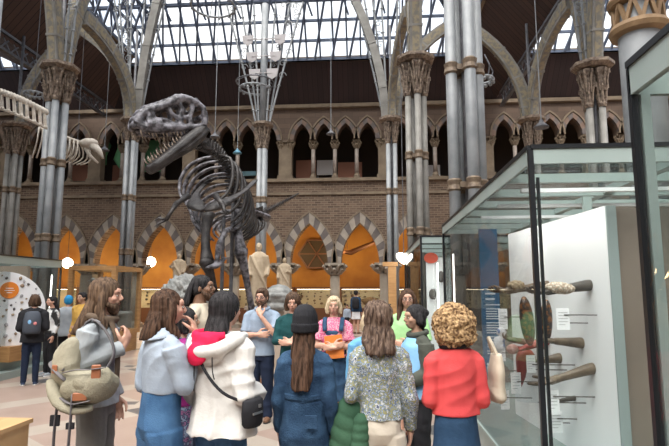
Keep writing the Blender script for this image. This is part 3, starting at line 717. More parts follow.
# lower jaw, hinged and dropped
JF = at(150, 169, 9.2); jf = (JF - J).normalized(); jl = (JF - J).length; ju = sd.cross(jf).normalized()
if ju.z < 0: ju = -ju
def jp(x, z, y=0): return J + jf * x * jl + ju * z * K + sd * y * K
mb = MB()
for s in (-1, 1):
    for zo, r in ((0, 1), (-.09, .9), (.07, .55)):
        P = [(-.03, 0, .33), (.15, -.02, .33), (.4, -.02, .28), (.7, -.01, .2), (.92, .0, .13), (1.02, .01, .02)]
        mb.tube([jp(a, b + zo * (1 if a < .7 else .55), s * c) for a, b, c in P], [v * K * r for v in (.06, .12, .13, .11, .10, .08)], 8, flat=1)
o = mb.build('lower_jaw', M_bone, rex); remesh(o, .016, 2)
mb = MB()
for s in (-1, 1):
    for i in range(12):
        x_ = .42 + i * .048; y_ = .27 - .19 * (x_ - .4) / .6; h_ = .11 + .08 * (i % 3) / 2
        mb.tube([jp(x_, .05, s * y_), jp(x_, .05 + h_ * .6, s * y_), jp(x_ - .02, .05 + h_, s * y_)], [.022 * K, .017 * K, .003], 6)
mb.build('lower_tooth_row', M_tooth, rex, smooth=True)
# spine
spine = [at(191, 122, 10.0), at(199, 138, 10.15), at(199, 146, 10.3), at(205, 149, 10.7), at(216, 154, 11.1), at(226, 166, 11.6), at(232, 184, 12.0), at(236, 202, 12.4), at(242, 217, 12.9), at(262, 213, 13.8), at(280, 204, 14.9), at(298, 194, 16.0)]
def resample(P, n):
    P = [Vector(p) for p in P]; d = [0]
    for a, b in zip(P, P[1:]): d.append(d[-1] + (b - a).length)
    out = []
    for i in range(n):
        t = d[-1] * i / (n - 1); k = 0
        while k < len(P) - 2 and d[k + 1] < t: k += 1
        u = (t - d[k]) / (d[k + 1] - d[k]); p0 = P[max(0, k - 1)]; p1 = P[k]; p2 = P[k + 1]; p3 = P[min(len(P) - 1, k + 2)]
        out.append(.5 * ((2 * p1) + (p2 - p0) * u + (2 * p0 - 5 * p1 + 4 * p2 - p3) * u * u + (3 * p1 - p0 - 3 * p2 + p3) * u ** 3))
    return out
S = resample(spine, 70); mb = MB()
for i in range(46):
    p = S[i]; t = (S[i + 1] - S[i]).normalized(); s_ = t.cross(Vector((0, 0, 1))).normalized(); n_ = s_.cross(t)
    if n_.z < 0: n_ = -n_
    r = .085 if i < 38 else .07
    mb.tube([p - t * .03, p + t * .03], r, 8); mb.bar(p, p + n_ * (.26 if 8 < i < 40 else .18), .035, .07, up=t); mb.bar(p - s_ * .16, p + s_ * .16, .03, .05)
mb.build('spine', M_bone, rex)
mb = MB()
for i in range(44, 70):
    p = S[i]; q = (70 - i) / 26; t = ((S[i + 1] if i < 69 else S[i]) - S[i - 1]).normalized(); mb.tube([p - t * .03, p + t * .04], .02 + .04 * q, 8)
    mb.bar(p - Vector((0, 0, .03 + .1 * q)), p + Vector((0, 0, .03 + .1 * q)), .02, .04)
mb.build('tail', M_bone, rex)
# ribs
ax = (S[38] - S[16]); ax.z = 0; ax.normalize(); lat = Vector((-ax.y, ax.x, 0)); lat = lat if lat.x > 0 else -lat
for i, k in enumerate((15, 17, 19, 21, 22, 24, 26, 28, 30, 32, 34, 36, 38)):
    for s in (-1, 1):
        p = S[k]; q = i / 12; Lr = 1.25 * (1 - .45 * abs(q - .35) - .5 * max(0, q - .3)); W = .72 * (1 - .3 * abs(q - .45)); off_ = lat * -.26 * (1 - .5 * q)
        P = [p + off_ * min(1, h * 1.6 + f * .5) + lat * s * W * f - ax * .30 * g + Vector((0, 0, -Lr * h)) for f, g, h in ((.05, 0, 0), (.5, 0, .02), (.85, .1, .2), (1.0, .25, .5), (.9, .6, .82), (.62, 1.0, 1.02))]
        mb = MB(); mb.tube(resample(P, 12), [.036] * 3 + [.044] * 5 + [.038, .034, .03, .02], 6); mb.build('rib', M_bonel if s < 0 else M_bone, rex, smooth=True)  # left ribs get the paler bone, painting in the light on that side
cb = S[14]
for s in (-1, 1):     # shoulder blades, arms
    a = S[20] + lat * s * .62 + Vector((0, 0, -.35)); b = at(197 if s < 0 else 214, 207, 10.2); b2 = at(204, 210, 10.1)
    mb = MB(); mb.tube(resample([a + Vector((0, .3, .15)), a.lerp(b, .45) + lat * s * .1, b, b2], 12), [.05, .07, .07, .07, .07, .08, .09, .12, .17, .2, .16, .1], 8, flat=.4); mb.build('shoulder_blade', M_bone, rex, smooth=True)
    e = at(176 if s < 0 else 222, 204, 9.7); e0 = at(188 if s < 0 else 216, 196, 10.1); hnd = at(166 if s < 0 else 226, 220 if s < 0 else 214, 9.6); mb = MB()
    mb.tube([e0, e0.lerp(e, .5), e], [.07, .045, .06], 8); mb.tube([e, e.lerp(hnd, .5), hnd], [.055, .035, .045], 8)
    for d in (-1, 1): mb.tube([hnd, hnd + Vector((-.12, -.05, -.02 + .05 * d)), hnd + Vector((-.2, -.05, -.08 + .06 * d))], [.03, .025, .006], 6)
    mb.build('forelimb', M_bone, rex, smooth=True)
# pelvis, pubis and legs down to the floor
hp = S[40]; mb = MB()
for s in (-1, 1):
    mb.tube([hp + lat * s * .22 + ax * -.6 + Vector((0, 0, .05)), hp + lat * s * .24 + Vector((0, 0, -.02)), hp + lat * s * .22 + ax * .55 + Vector((0, 0, -.05))], [.12, .3, .1], 10, flat=.35)
    mb.tube(resample([hp + lat * s * .2 + Vector((0, 0, -.3)), at(224, 232, 11.2), at(217, 262, 10.9)], 8), .06, 8)
mb.tube([at(206, 268, 10.7), at(215, 266, 10.9), at(225, 258, 11.2)], [.05, .14, .07], 8, flat=.5)
o = mb.build('pelvis', M_bonel, rex); remesh(o, .02, 2)
for s, kx, ky in ((-1, 207, 263), (1, 241, 252)):
    hip = at(208, 214, 11.3) if s < 0 else at(239, 212, 12.0); kn = at(kx, ky, 11.0 if s < 0 else 11.7); an = Vector((kn.x + .15, kn.y + .7, 1.15)); ft = Vector((kn.x - .05, kn.y + .15, .28)); mb = MB()
    mb.tube(resample([hip, hip.lerp(kn, .5) + Vector((-.04, -.03, 0)), kn], 8), [.17, .13, .11, .1, .1, .11, .14, .17], 10); mb.ell(kn, (.17, .19, .15), seg=10)
    mb.tube(resample([kn, an], 6), [.16, .1, .08, .07, .08, .11], 10); mb.tube([kn + Vector((.1, 0, -.05)), an], .035, 6)
    for d in (-1, 0, 1):
        mb.tube([an + Vector((d * .06, 0, 0)), ft + Vector((d * .09, 0, 0))], [.07, .06], 8); mb.tube(resample([ft + Vector((d * .09, 0, 0)), ft + Vector((d * .2, -.25, -.08)), ft + Vector((d * .3, -.5, -.2))], 6), [.07, .06, .055, .05, .04, .015], 8)
    mb.build('hind_leg', M_bone if s < 0 else M_bonel, rex, smooth=True)
mb = MB()
for px_ in (232, 223): 
    p = at(px_, 240, 11.8); mb.tube([(p.x, p.y, .1), (p.x, p.y, p.z + 1.0)], .045, 8)
mb.build('support_post', M_darkiron, rex)
pl = thing('plinth', 'low dark plinth under the dinosaur skeleton', 'plinth', (rex.location.x + .1, 11.6, 0)); mb = MB(); mb.box((0, 0, .04), (2.6, 3.2, .08)); mb.build('body', M_cabfr, pl, False)
mb = MB(); mb.box((0, 0, .085), (2.4, 3.0, .01)); mb.build('top_board', M_darkiron, pl, False)

# hanging pale skeletons at left
M_pbone = mat('pale_bone', (.46, .40, .34), .6, 0, (.60, .55, .48), 8, bump=.3)
wh = thing('whale_skeleton', 'pale whale backbone hanging at the left edge of the picture', 'skeleton', at(20, 105, 10)); P = resample([at(-28, 84, 9.9), at(-5, 90, 9.95), at(20, 99, 10.1), at(46, 112, 10.6)], 26)
mb = MB(); mb.tube(P, .055, 8)
for p in P: mb.ell(p, (.06, .06, .08), seg=8)
mb.build('spine', M_pbone, wh, smooth=True)
for i, p in enumerate(P[::2]):
    if i < 1: continue
    mb = MB(); mb.bar(p, p + Vector((.05, 0, -.36)), .055, .04); mb.ell(p + Vector((.05, 0, -.36)), .05, seg=6); mb.build('process', M_pbone, wh)
mb = MB(); mb.tube([p + Vector((.05, 0, -.38)) for p in P], .03, 6); mb.build('lower_keel', M_pbone, wh)
hs = thing('hanging_skeleton', 'pale ribcage and skull hung high behind the tall left column', 'skeleton', at(70, 145, 14.5)); P = resample([at(38, 128, 14.2), at(52, 132, 14.4), at(68, 138, 14.6), at(80, 142, 14.6)], 22)
mb = MB(); mb.tube(P, .05, 8); mb.build('spine', M_pbone, hs, smooth=True)
for i, p in enumerate(P[1:-1:2]):
    for s in (-1, 1):
        mb = MB(); mb.tube(resample([p, p + Vector((.18, s * .28, -.1)), p + Vector((.22, s * .38, -.5)), p + Vector((.0, s * .22, -.95 + .03 * i))], 10), .022, 6); mb.build('rib', M_pbone, hs, smooth=True)
sk = P[-1]; mb = MB(); mb.ell(sk + Vector((.28, 0, -.05)), (.3, .17, .16)); mb.tube([sk + Vector((.4, 0, -.1)), sk + Vector((.62, 0, -.3)), sk + Vector((.75, 0, -.52))], [.14, .09, .04], 8); mb.tube([sk + Vector((.2, 0, -.2)), sk + Vector((.35, 0, -.45)), sk + Vector((.6, 0, -.65))], [.07, .06, .03], 8)
mb.build('skull', M_pbone, hs, smooth=True)
mb = MB(); 
for p in (P[2], P[-3]): mb.tube([p, Vector((p.x, p.y, p.z + 4))], .01, 4)
mb.build('wire', M_darkiron, hs)

# ---------------------------------------------------------------- statues
M_stat = mat('statue_stone', (.52, .42, .30), .8, 0, (.42, .33, .23), 5, bump=.3, bscale=20)
M_ped = mat('pedestal_stone', (.30, .24, .19), .8, 0, (.38, .31, .25), 4)
def statue(px, ytop, ybot, Y, label, wide=1.0, rz=0, arm=0):
    p = at(px, ybot, Y); h = at(px, ytop, Y).z - p.z; t = thing('statue', label, 'statue', (p.x, Y, 0), rz)
    mb = MB(); mb.box((0, 0, .15), (.8, .8, .3)); mb.box((0, 0, p.z / 2), (.62, .62, p.z - .1)); mb.box((0, 0, p.z - .05), (.74, .74, .1)); mb.build('pedestal', M_ped, t, False)
    mb = MB(); z = p.z; W = wide * h / 1.9
    fold = lambda i, a: .07 * math.cos(9 * a + i) + .04 * math.cos(5 * a)
    mb.loft([(z, 0, 0, .22 * W, .2 * W), (z + .2 * h, 0, 0, .25 * W, .21 * W), (z + .5 * h, 0, 0, .27 * W, .2 * W), (z + .68 * h, 0, 0, .28 * W, .19 * W), (z + .78 * h, 0, 0, .29 * W, .17 * W), (z + .83 * h, 0, 0, .2 * W, .13 * W), (z + .865 * h, 0, 0, .08 * W, .08 * W)], 36, fold=fold)
    for s in (-1, 1): mb.tube(resample([(s * .24 * W, 0, z + .8 * h), (s * .31 * W, 0, z + .62 * h), (s * (.14 if arm * s > 0 else .28) * W, -.2 * W, z + (.66 if arm * s > 0 else .47) * h)], 8), .075 * W, 8)
    for s in (-1, 1): mb.ell((s * .1 * W, -.12 * W, z + .02), (.07, .15, .05)); mb.tube([(s * .1 * W, -.05 * W, z), (s * .11 * W, -.08 * W, z + .3 * h)], .1 * W, 8)
    mb.tube(resample([(-.25 * W, -.12 * W, z + .8 * h), (0, -.22 * W, z + .55 * h), (.25 * W, -.15 * W, z + .3 * h), (.24 * W, -.05 * W, z + .1 * h)], 10), .05 * W, 6)
    o = mb.build('figure', M_stat, t, False); remesh(o, .022, 2)
    mb = MB(); zc = z + .935 * h; k = h / 1.75
    mb.ell((0, 0, zc), (.09 * k, .105 * k, .125 * k)); mb.ell((0, -.03 * k, zc - .06 * k), (.065 * k, .07 * k, .07 * k)); mb.tube([(0, -.09 * k, zc + .01), (0, -.115 * k, zc - .03)], [.01, .02], 6); mb.tube([(0, 0, zc - .22 * k), (0, 0, zc - .05 * k)], .06 * k, 8)
    for s in (-1, 1): mb.ell((s * .08 * k, 0, zc - .01), (.015, .025, .035))
    o = mb.build('head', M_stat, t, False); remesh(o, .012, 1)
statue(258, 243, 306, 15.4, 'large cream stone statue of a cloaked figure in front of the middle column', .92, R(8))
statue(284, 258, 297, 22.8, 'smaller stone statue of a figure with raised arm against a pier', 1.0, 0, 1)
statue(178, 254, 290, 22.8, 'stone statue of a seated looking bearded figure behind the grey skull', 1.1, 0, -1)
# grey skull sculpture and helmet like fossil head
M_grey = mat('weathered_fossil', (.14, .145, .14), .65, 0, (.25, .25, .24), 8, bump=.6, bscale=18)
p = at(184, 290, 9.5); t = thing('fossil_skull', 'big rough grey fossil skull sloping to the left behind the pale blue shirt', 'skull', (p.x, 9.5, 0))
mb = MB(); mb.box((0, 0, .55), (.9, .9, 1.1)); mb.build('stand', M_cabfr, t, False); mb = MB(); z = at(184, 290, 9.5).z - .1
mb.tube(resample([(.22, .1, z + .02), (.02, .05, z + .12), (-.22, .0, z - .02), (-.42, -.05, z - .25)], 8), [.2, .27, .3, .29, .26, .22, .17, .08], 12); mb.ell((.1, .05, z + .05), (.3, .34, .24)); mb.tube([(.2, -.1, z), (.42, -.2, z - .18), (.44, -.25, z - .42)], [.18, .14, .07], 8); mb.tube([(-.3, .1, z - .2), (-.1, .1, z - .45), (.3, 0, z - .4)], [.1, .2, .12], 8)
mb.tube([(-.02, -.22, z + .2), (.12, -.3, z + .12), (.2, -.2, z + .16)], .05, 8); mb.tube([(-.05, -.25, z + .05), (.1, -.34, z - .02), (.2, -.28, z + .04)], .04, 8)
mb.tube([(0, .3, z - .3), (0, .2, .9)], .2, 8); o = mb.build('skull', M_grey, t, False); remesh(o, .025, 1, lambda c: .028 * np.sin(c[:, 0] * 21 + 3 * np.sin(c[:, 2] * 13)) * np.sin(c[:, 1] * 19 + c[:, 2] * 15) + .012 * np.sin(c[:, 0] * 60 + c[:, 2] * 50))
p = at(279, 296, 10.5); t = thing('fossil_sculpture', 'grey armoured fossil head on a stand right of the bearded man', 'fossil', (p.x, 10.5, 0)); z = p.z
mb = MB(); mb.lathe([(.3, 0), (.3, .1), (.12, .2), (.1, z - .3)], (0, 0, 0), 12); mb.build('stand', M_ped, t, False)
mb = MB(); mb.ell((0, 0, z), (.3, .3, .24)); mb.ell((0, -.15, z - .06), (.32, .2, .1)); mb.ell((0, -.2, z - .2), (.22, .16, .1)); mb.tube([(-.28, -.2, z), (0, -.36, z + .02), (.28, -.2, z)], .05); o = mb.build('head', M_grey, t, False); remesh(o, .02, 2)
# ---------------------------------------------------------------- hands and arms
def hand(mb, w, d, n, side, H=1.7, curl=.5, spread=1.0, lump=1.0):
    """w wrist, d pointing direction, n the way the palm faces, side +-1 puts the thumb on +-(d x n)"""
    w = Vector(w); d = Vector(d).normalized(); n = Vector(n); n = (n - d * n.dot(d)).normalized(); s = d.cross(n).normalized() * side; k = H * lump
    M = Matrix((s, d, n)).transposed()
    mb.ell(w + d * .026 * k, (.023 * k, .032 * k, .0105 * k), M, 12); mb.ell(w + d * .034 * k, (.0235 * k, .024 * k, .010 * k), M, 12); mb.cap2(w - d * .01 * k, w + d * .02 * k, .0145 * k, .015 * k)
    for i, (o, L) in enumerate(((.0165, .042), (.0055, .047), (-.0055, .044), (-.016, .035))):
        p = w + d * (.052 - .004 * (i == 3)) * k + s * o * k; a = curl * (.5 + .15 * i); dd = (d + s * (o * 9 * spread)).normalized(); q = [p]; r = .0056 * k
        for j, f in enumerate((.42, .33, .25)):
            ang = a * (j + .6); dv = dd * math.cos(ang) + n * math.sin(ang); q.append(q[-1] + dv * L * f * k)
        mb.cap2(q[0], q[1], r * 1.06, r, 8); mb.cap2(q[1], q[2], r, r * .93, 8); mb.cap2(q[2], q[3], r * .93, r * .8, 8)
    b = w + d * .016 * k + s * .016 * k; c = b + (d * .6 + s * .75 + n * .25).normalized() * .026 * k; e = c + (d * .85 + s * .25 + n * (.3 + curl * .4)).normalized() * .019 * k; g = e + (d * .9 + n * (.3 + curl * .5)).normalized() * .015 * k
    mb.cap2(b, c, .0088 * k, .0072 * k, 8); mb.cap2(c, e, .0072 * k, .0062 * k, 8); mb.cap2(e, g, .0062 * k, .005 * k, 8)

# ---------------------------------------------------------------- glass display cases
def glass_case(label, x0, x1, y0, y1, h, base=.35, band=.11, cross=4, post=.035, double=False):
    t = thing('display_case', label, 'display case', ((x0 + x1) / 2, (y0 + y1) / 2, 0))
    mb = MB(); mb.box2((x0, y0, 0), (x1, y1, base)); mb.box2((x0 - .02, y0 - .02, base - .04), (x1 + .02, y1 + .02, base)); mb.build('plinth', M_teal, t)
    for x in (x0, x1):
        for y in (y0, y1):
            mb = MB(); mb.box2((x - post / 2, y - post / 2, base), (x + post / 2, y + post / 2, h)); mb.build('corner_post', M_black_fr, t)
    mb = MB()
    for a, b in (((x0, y0), (x1, y0)), ((x0, y1), (x1, y1)), ((x0, y0), (x0, y1)), ((x1, y0), (x1, y1))):
        mb.bar((a[0], a[1], h - band / 2), (b[0], b[1], h - band / 2), .03, band)
    for i in range(1, cross + 1):
        y = y0 + (y1 - y0) * i / (cross + 1); mb.bar((x0, y, h - band * .7), (x1, y, h - band * .7), .06, .07)
    xm = (x0 + x1) / 2; mb.bar((xm, y0, h - band * .6), (xm, y1, h - band * .6), .08, .06); mb.build('top_rail', M_teal, t)
    mb = MB()
    for a, b in (((x0, y0), (x1, y0)), ((x0, y1), (x1, y1)), ((x0, y0), (x0, y1)), ((x1, y0), (x1, y1))): mb.bar((a[0], a[1], h + .012), (b[0], b[1], h + .012), .05, .03)
    mb.build('top_edge', M_black_fr, t)
    for a, b in (((x0, y0), (x1, y0)), ((x0, y1), (x1, y1)), ((x0, y0), (x0, y1)), ((x1, y0), (x1, y1))):
        mb = MB(); mb.bar((a[0], a[1], (base + h - band) / 2), (b[0], b[1], (base + h - band) / 2), .008, h - band - base); mb.build('glass_pane', M_glass, t)
    mb = MB(); mb.box2((x0, y0, h - .01), (x1, y1, h - .004)); mb.build('glass_lid', M_glass, t)
    return t
XC0 = XA(531, 3.7, 2.6); HC = at(531, 149, 3.7).z; X2R = 3.3
case2 = glass_case('large glass case with white panel of mounted hands right of the group', XC0, X2R, 3.7, 8.35, HC, cross=6)
mb = MB(); mb.box2((XC0 + .045, 3.73, .35), (XC0 + .065, 3.75, HC - .2)); mb.build('door_edge', M_black_fr, case2)
mb = MB(); mb.box2((XC0 + .1, 8.1, 1.2), (XC0 + .12, 8.12, 2.3)); mb.build('lamp_strip', M_tubel, case2)
for i, y in enumerate((4.3, 5.1, 5.9)): 
    mb = MB(); mb.box2((XC0 + .1, y, HC - .2), (X2R - .1, y + .05, HC - .17)); mb.build('light_bar', M_white, case2)
mb = MB()
for x, y in ((XA(588, 5.0, 2.5), 5.0), (XA(547, 6.4, 2.5), 6.4)): mb.box2((x - .04, y, HC - .42), (x + .04, y + .03, HC - .12))
mb.build('hanger', M_teal, case2)
for y, e in ((4.4, 3), (5.6, 3), (6.9, 3)):
    l = bpy.data.objects.new('case_light', bpy.data.lights.new('case_light', 'AREA')); l.data.shape = 'RECTANGLE'; l.data.size = .08; l.data.size_y = .9; l.data.energy = e; l.data.color = (1, .95, .9)
    C.objects.link(l); l.location = (XC0 + .22, y, HC - .23); l.rotation_euler = (0, R(-28), 0)
# partition inside it
pa, pb = at(604, 206, 4.2), at(508, 233, 6.3); hp_ = pa.z
part_ = thing('partition', 'white panel with taupe end inside the large glass case', 'panel', (pa.x, 4.2, .35))
mb = MB(); mb.prism([(pa.x + .03, 4.2), (3.2, 4.2), (3.2, 6.3), (pb.x + .03, 6.3)], .35, hp_ - .01, 'z'); mb.build('body', mat('taupe_board', (.17, .135, .11), .6, 0, (.20, .16, .13), 1.5), part_)
mb = MB(); mb.prism([(pa.x, 4.19), (pa.x + .028, 4.19), (pb.x + .028, 6.3), (pb.x, 6.3)], .35, hp_, 'z'); mb.build('white_face', mat('panel_paint', (.76, .765, .78), .6), part_)
mb = MB(); mb.prism([(pa.x + .001, 4.17), (pa.x + .075, 4.17), (pa.x + .075, 4.188), (pa.x + .001, 4.188)], .35, hp_, 'z'); mb.build('edge_strip', mat('grey_green_edge', (.26, .31, .31), .5), part_)
def on_panel(px, py):
    """point of the white face seen at a pixel"""
    d = ray(px, py); A = Vector((pa.x, 4.19, 0)); B_ = Vector((pb.x, 6.3, 0)); e = (B_ - A); nrm = Vector((-e.y, e.x, 0)); return EYE + d * ((A - EYE).dot(nrm) / d.dot(nrm))
M_hb = mat('bronze_resin', (.085, .058, .038), .4, .1, (.16, .115, .075), 12, bump=.2)
M_hd = mat('dark_resin', (.045, .036, .03), .4, .1, (.075, .062, .05), 10)
M_hr = mat('red_resin', (.34, .05, .035), .45, 0, (.22, .04, .035), 10)
M_hw = mat('shell_white', (.66, .58, .48), .7, 0, (.40, .30, .22), 55, lo=.42, hi=.52, bump=1, bscale=60)
M_leo = mat('mottled_shell', (.02, .013, .011), .35, 0, (.20, .075, .02), 24, lo=.48, hi=.6)
def mounted(pw, ph, label, m, L=.32, obj=None, up=0, curl=.6, palm=(0, 0, 1), size=1.5, rr=.037, fore=.62):
    a = on_panel(*pw); t = thing('mounted_hand', label, 'sculpture', a); hnd = at(ph[0], ph[1], a.y - .03)
    dv = (hnd - a); w_ = a + dv * fore; mb = MB(); mb.tube(resample([a + Vector((.01, 0, 0)), a.lerp(w_, .15), a.lerp(w_, .6), w_], 8), [rr * 1.25, rr * 1.3, rr * 1.2, rr * 1.1, rr, rr * .92, rr * .85, rr * .8], 12)
    hand(mb, w_, dv, palm, 1, dv.length * (1 - fore) / .085, curl); o = mb.build('forearm', m, t); remesh(o, .0055, 1); return t, hnd, w_
def held(c, r, label, m, cat='shell', name='shell', rot=(0, 0, 0), disp=0, parts=None):
    mb = MB(); mb.ell((0, 0, 0), r, seg=18); o = mb.build(name, m, loc=c); o.rotation_euler = rot
    remesh(o, .007, 1, (lambda q: disp * np.sin(q[:, 0] * 120) * np.sin(q[:, 2] * 140 + q[:, 1] * 90)) if disp else None)
    return tag(o, label, cat)
t, h1, w1 = mounted((590, 285), (530, 294), 'dark mounted hand holding a white coral shell, highest on the panel', M_hd, .3)
held(at(560, 288, w1.y - .02), (.125, .06, .05), 'white ridged coral held by the topmost dark hand', M_hw, disp=.004, rot=(0, R(6), 0))
t, h2, w2_ = mounted((548, 285), (492, 293), 'far brown mounted hand at the top left of the white panel', M_hb, .28)
held(at(516, 285, w2_.y - .02), (.085, .05, .045), 'brownish coral held by the far top hand', mat('coral_brown', (.42, .32, .2), .7, 0, (.22, .15, .09), 40), disp=.006)
t, h3, w3 = mounted((582, 343), (538, 340), 'bronze mounted hand gripping the tall mottled shell', M_hb, .22, curl=1.3)
held(at(527, 321, w3.y), (.06, .055, .215), 'tall dark mottled shell left of the black post', M_leo, rot=(0, R(-5), 0))
held(at(546, 322, w3.y + .1), (.055, .05, .20), 'dark mottled shell just right of the black post', M_leo, rot=(0, R(4), 0))
mounted((560, 358), (530, 362), 'small brown mounted hand half hidden behind the black post', M_hb, .2, curl=.5)
mounted((593, 368), (533, 386), 'open bronze mounted hand with palm up at mid height', M_hb, .32, curl=.25)
mounted((575, 398), (541, 404), 'small dark mounted hand low on the white panel', M_hd, .2, curl=.3, rr=.018)
t, h7, w7 = mounted((545, 345), (500, 338), 'brown mounted hand at left holding a white cloth', M_hb, .3, curl=.8)
mb = MB(); mb.tube(resample([h7 + Vector((0, 0, .1)), h7 + Vector((.02, .0, .02)), h7 + Vector((-.02, 0, -.06)), h7 + Vector((.03, 0, -.12))], 10), [.02, .04, .05, .03, .045, .06, .05, .06, .05, .02], 8, flat=.4)
o = mb.build('cloth', mat('white_cloth', (.7, .7, .72), .8, 0, (.12, .2, .4), 9, lo=.55, hi=.6), smooth=True); tag(o, 'crumpled white and blue cloth held by the left mounted hand', 'cloth')
t, h8, w8 = mounted((548, 340), (512, 352), 'red mounted hand clutching a pink lump', M_hr, .3, curl=1.0)
held(h8 + Vector((.0, -.02, .03)), (.06, .05, .05), 'pale pink lump held in the red hand', mat('pink_lump', (.5, .3, .25), .5, 0, (.3, .12, .1), 25), name='stone', cat='stone')
p = on_panel(535, 360); a = at(522, 356, p.y); mb = MB(); mb.tube(resample([p, a + Vector((.06, 0, .03)), a, a + Vector((-.01, 0, -.15)), a + Vector((-.03, 0, -.26)), a + Vector((-.03, 0, -.31))], 14), [.03, .035, .045, .055, .06, .06, .06, .058, .054, .05, .046, .04, .03, .015], 12)
tag(mb.build('red_horn', M_hr, smooth=True), 'long red tapering horn hanging down at the lower left of the panel', 'horn')
M_lab = mat('paper_label', (.88, .88, .9), .7); M_ink = mat('label_print', (.35, .35, .37), .8)
for i, (px, py, wp_, hp2, rods, lab) in enumerate(((563, 319, 12, 19, ((597, -4), (588, 4)), 'upper right label below the white coral'), (503, 319, 8, 18, ((520, -2),), 'far label at the upper left'), (501, 353, 8, 14, ((520, 0),), 'label left of the pink lump'), (492, 371, 8, 14, ((530, 0),), 'leftmost low label beside the glass'), (516, 383, 9, 18, ((545, -1),), 'label left of the red horn'), (531, 364, 8, 15, ((575, 1), (567, 6)), 'label just left of the black post'), (505, 400, 8, 16, ((532, -2),), 'label at the lower left of the red horn'), (552, 402, 13, 20, ((595, -5), (586, 1)), 'slanted label under the open hand'), (556, 422, 12, 18, ((577, -3), (570, 1)), 'lowest label on the white panel'))):
    q = on_panel(rods[0][0], py); c = at(px, py, q.y); sc_ = c.y / F * 1.08
    t = thing('exhibit_label', 'small white paper label, the %s' % lab, 'label', c); mb = MB(); mb.box((0, 0, 0), (wp_ * sc_, .004, hp2 * sc_), R(8)); mb.build('card', M_lab, t, False)
    mb = MB()
    for k in range(5): mb.box((0 - (.1 * wp_ * sc_ if k == 4 else 0), -.004, hp2 * sc_ * (.3 - .14 * k)), (wp_ * sc_ * (.7 if k < 4 else .5), .001, hp2 * sc_ * .022), R(8))
    mb.build('text_lines', M_ink, t, False)
    for rx, dy in rods:
        e = on_panel(rx, py + dy); mb = MB(); mb.tube([e, (c.x + .01, e.y, e.z)], .005, 6); mb.build('rod', M_hd, t)
# blue board at the far end of the case
a, b = at(480, 430, 8.0), at(497, 228, 8.0); b.x = XA(498, 8, 2.2); a.x = XA(480, 8, 2.2); bt = thing('blue_board', 'dark blue information board with white text inside the case', 'board', ((a.x + b.x) / 2, 8.0, .35))
mb = MB(); mb.box2((a.x, 8.0, .35), (b.x, 8.05, b.z)); mb.build('board', mat('deep_blue', (.02, .12, .24), .5), bt)
mb = MB(); rnd = random.Random(2); z = b.z - 1.0
for (f, hh) in ((.55, .04), (.5, .04)): mb.box2((a.x + .06, 7.993, z), (a.x + .06 + (b.x - a.x) * f, 7.999, z + hh * .6)); z -= .08
for k in range(18): mb.box2((a.x + .06, 7.993, z), (a.x + .06 + (b.x - a.x) * rnd.uniform(.6, .8), 7.999, z + .014)); z -= .036 if k % 5 else .06
mb.build('text_lines', mat('white_text', (.7, .75, .8), .6), bt)
# further case and its contents
xc1 = XA(421, 9.45, 2.5); case1 = glass_case('second glass case further back, behind the woman in the green shirt', xc1, xc1 + 1.9, 9.45, 14.2, at(421, 237, 9.45).z, cross=3)
mb = MB(); a = at(426, 263, 9.8); b = at(441, 300, 9.8); mb.box2((a.x, 9.8, .35), (b.x + .5, 9.84, a.z + .1)); o = tag(mb.build('white_board', M_white), 'white panel with red dot inside the second glass case', 'panel')
mb = MB(); p = at(431, 258, 9.78); mb.prism([(p.x + .13 * math.cos(k * math.pi / 8), p.z + .1 * math.sin(k * math.pi / 8)) for k in range(16)], 9.77, 9.8, 'y'); mb.build('red_dot', mat('red_dot', (.7, .09, .04), .5), o)
for q, (px, py) in enumerate(((441, 277), (433, 294))):
    o = rock_mesh('mask', M_sp[2], .6, .2, 1, 91 + q, .11); o.location = at(px, py, 9.7); tag(o, 'dark oval mask on the second case panel, %s one' % ('upper' if q == 0 else 'lower'), 'mask')
mb = MB(); mb.box((0, 0, 0), (.02, .02, .9)); o = mb.build('lamp_strip', M_tubel, loc=at(438, 288, 9.55)); tag(o, 'bright vertical light strip in the second glass case corner', 'lamp')
p = at(404, 259, 14.3); cl_ = thing('case_lamp', 'bright oval lamp above the far corner of the second case', 'lamp', p)
mb = MB(); mb.ell((0, 0, 0), (.24, .14, .13), Matrix.Rotation(.6, 3, 'Y')); mb.build('globe', M_globe, cl_, False, True); mb = MB(); mb.tube([(0, .1, .17), (0, .1, roofz(p.x, p.y) - p.z)], .012, 6); mb.build('cable', M_darkiron, cl_, False)
# wooden posts beside it
mb = MB(); a = at(388, 262, 15); b = at(396, 262, 15); mb.box2((a.x, 15, 0), (b.x, 15.2, a.z)); mb.box2((a.x - .15, 14.97, a.z - .12), (b.x + .05, 15.23, a.z)); o = tag(mb.build('oak_post', M_wood), 'light oak post standing left of the second glass case', 'post')
mb = MB(); mb.box2((a.x - .05, 14.95, 0), (b.x + .05, 15.25, .2)); mb.build('foot', M_wood, o)
# nearest case at the right edge
xc3 = XA(633, 2.34, 2.6); case3 = glass_case('nearest tall glass case cut off by the right edge', xc3, xc3 + 2.2, -1.5, 2.34, at(633, 68, 2.34).z, cross=3, post=.03, band=.13)
mb = MB(); mb.box2((xc3 + .025, 2.32, .35), (xc3 + .065, 2.36, at(633, 68, 2.34).z - .13)); mb.build('door_stile', M_teal, case3)
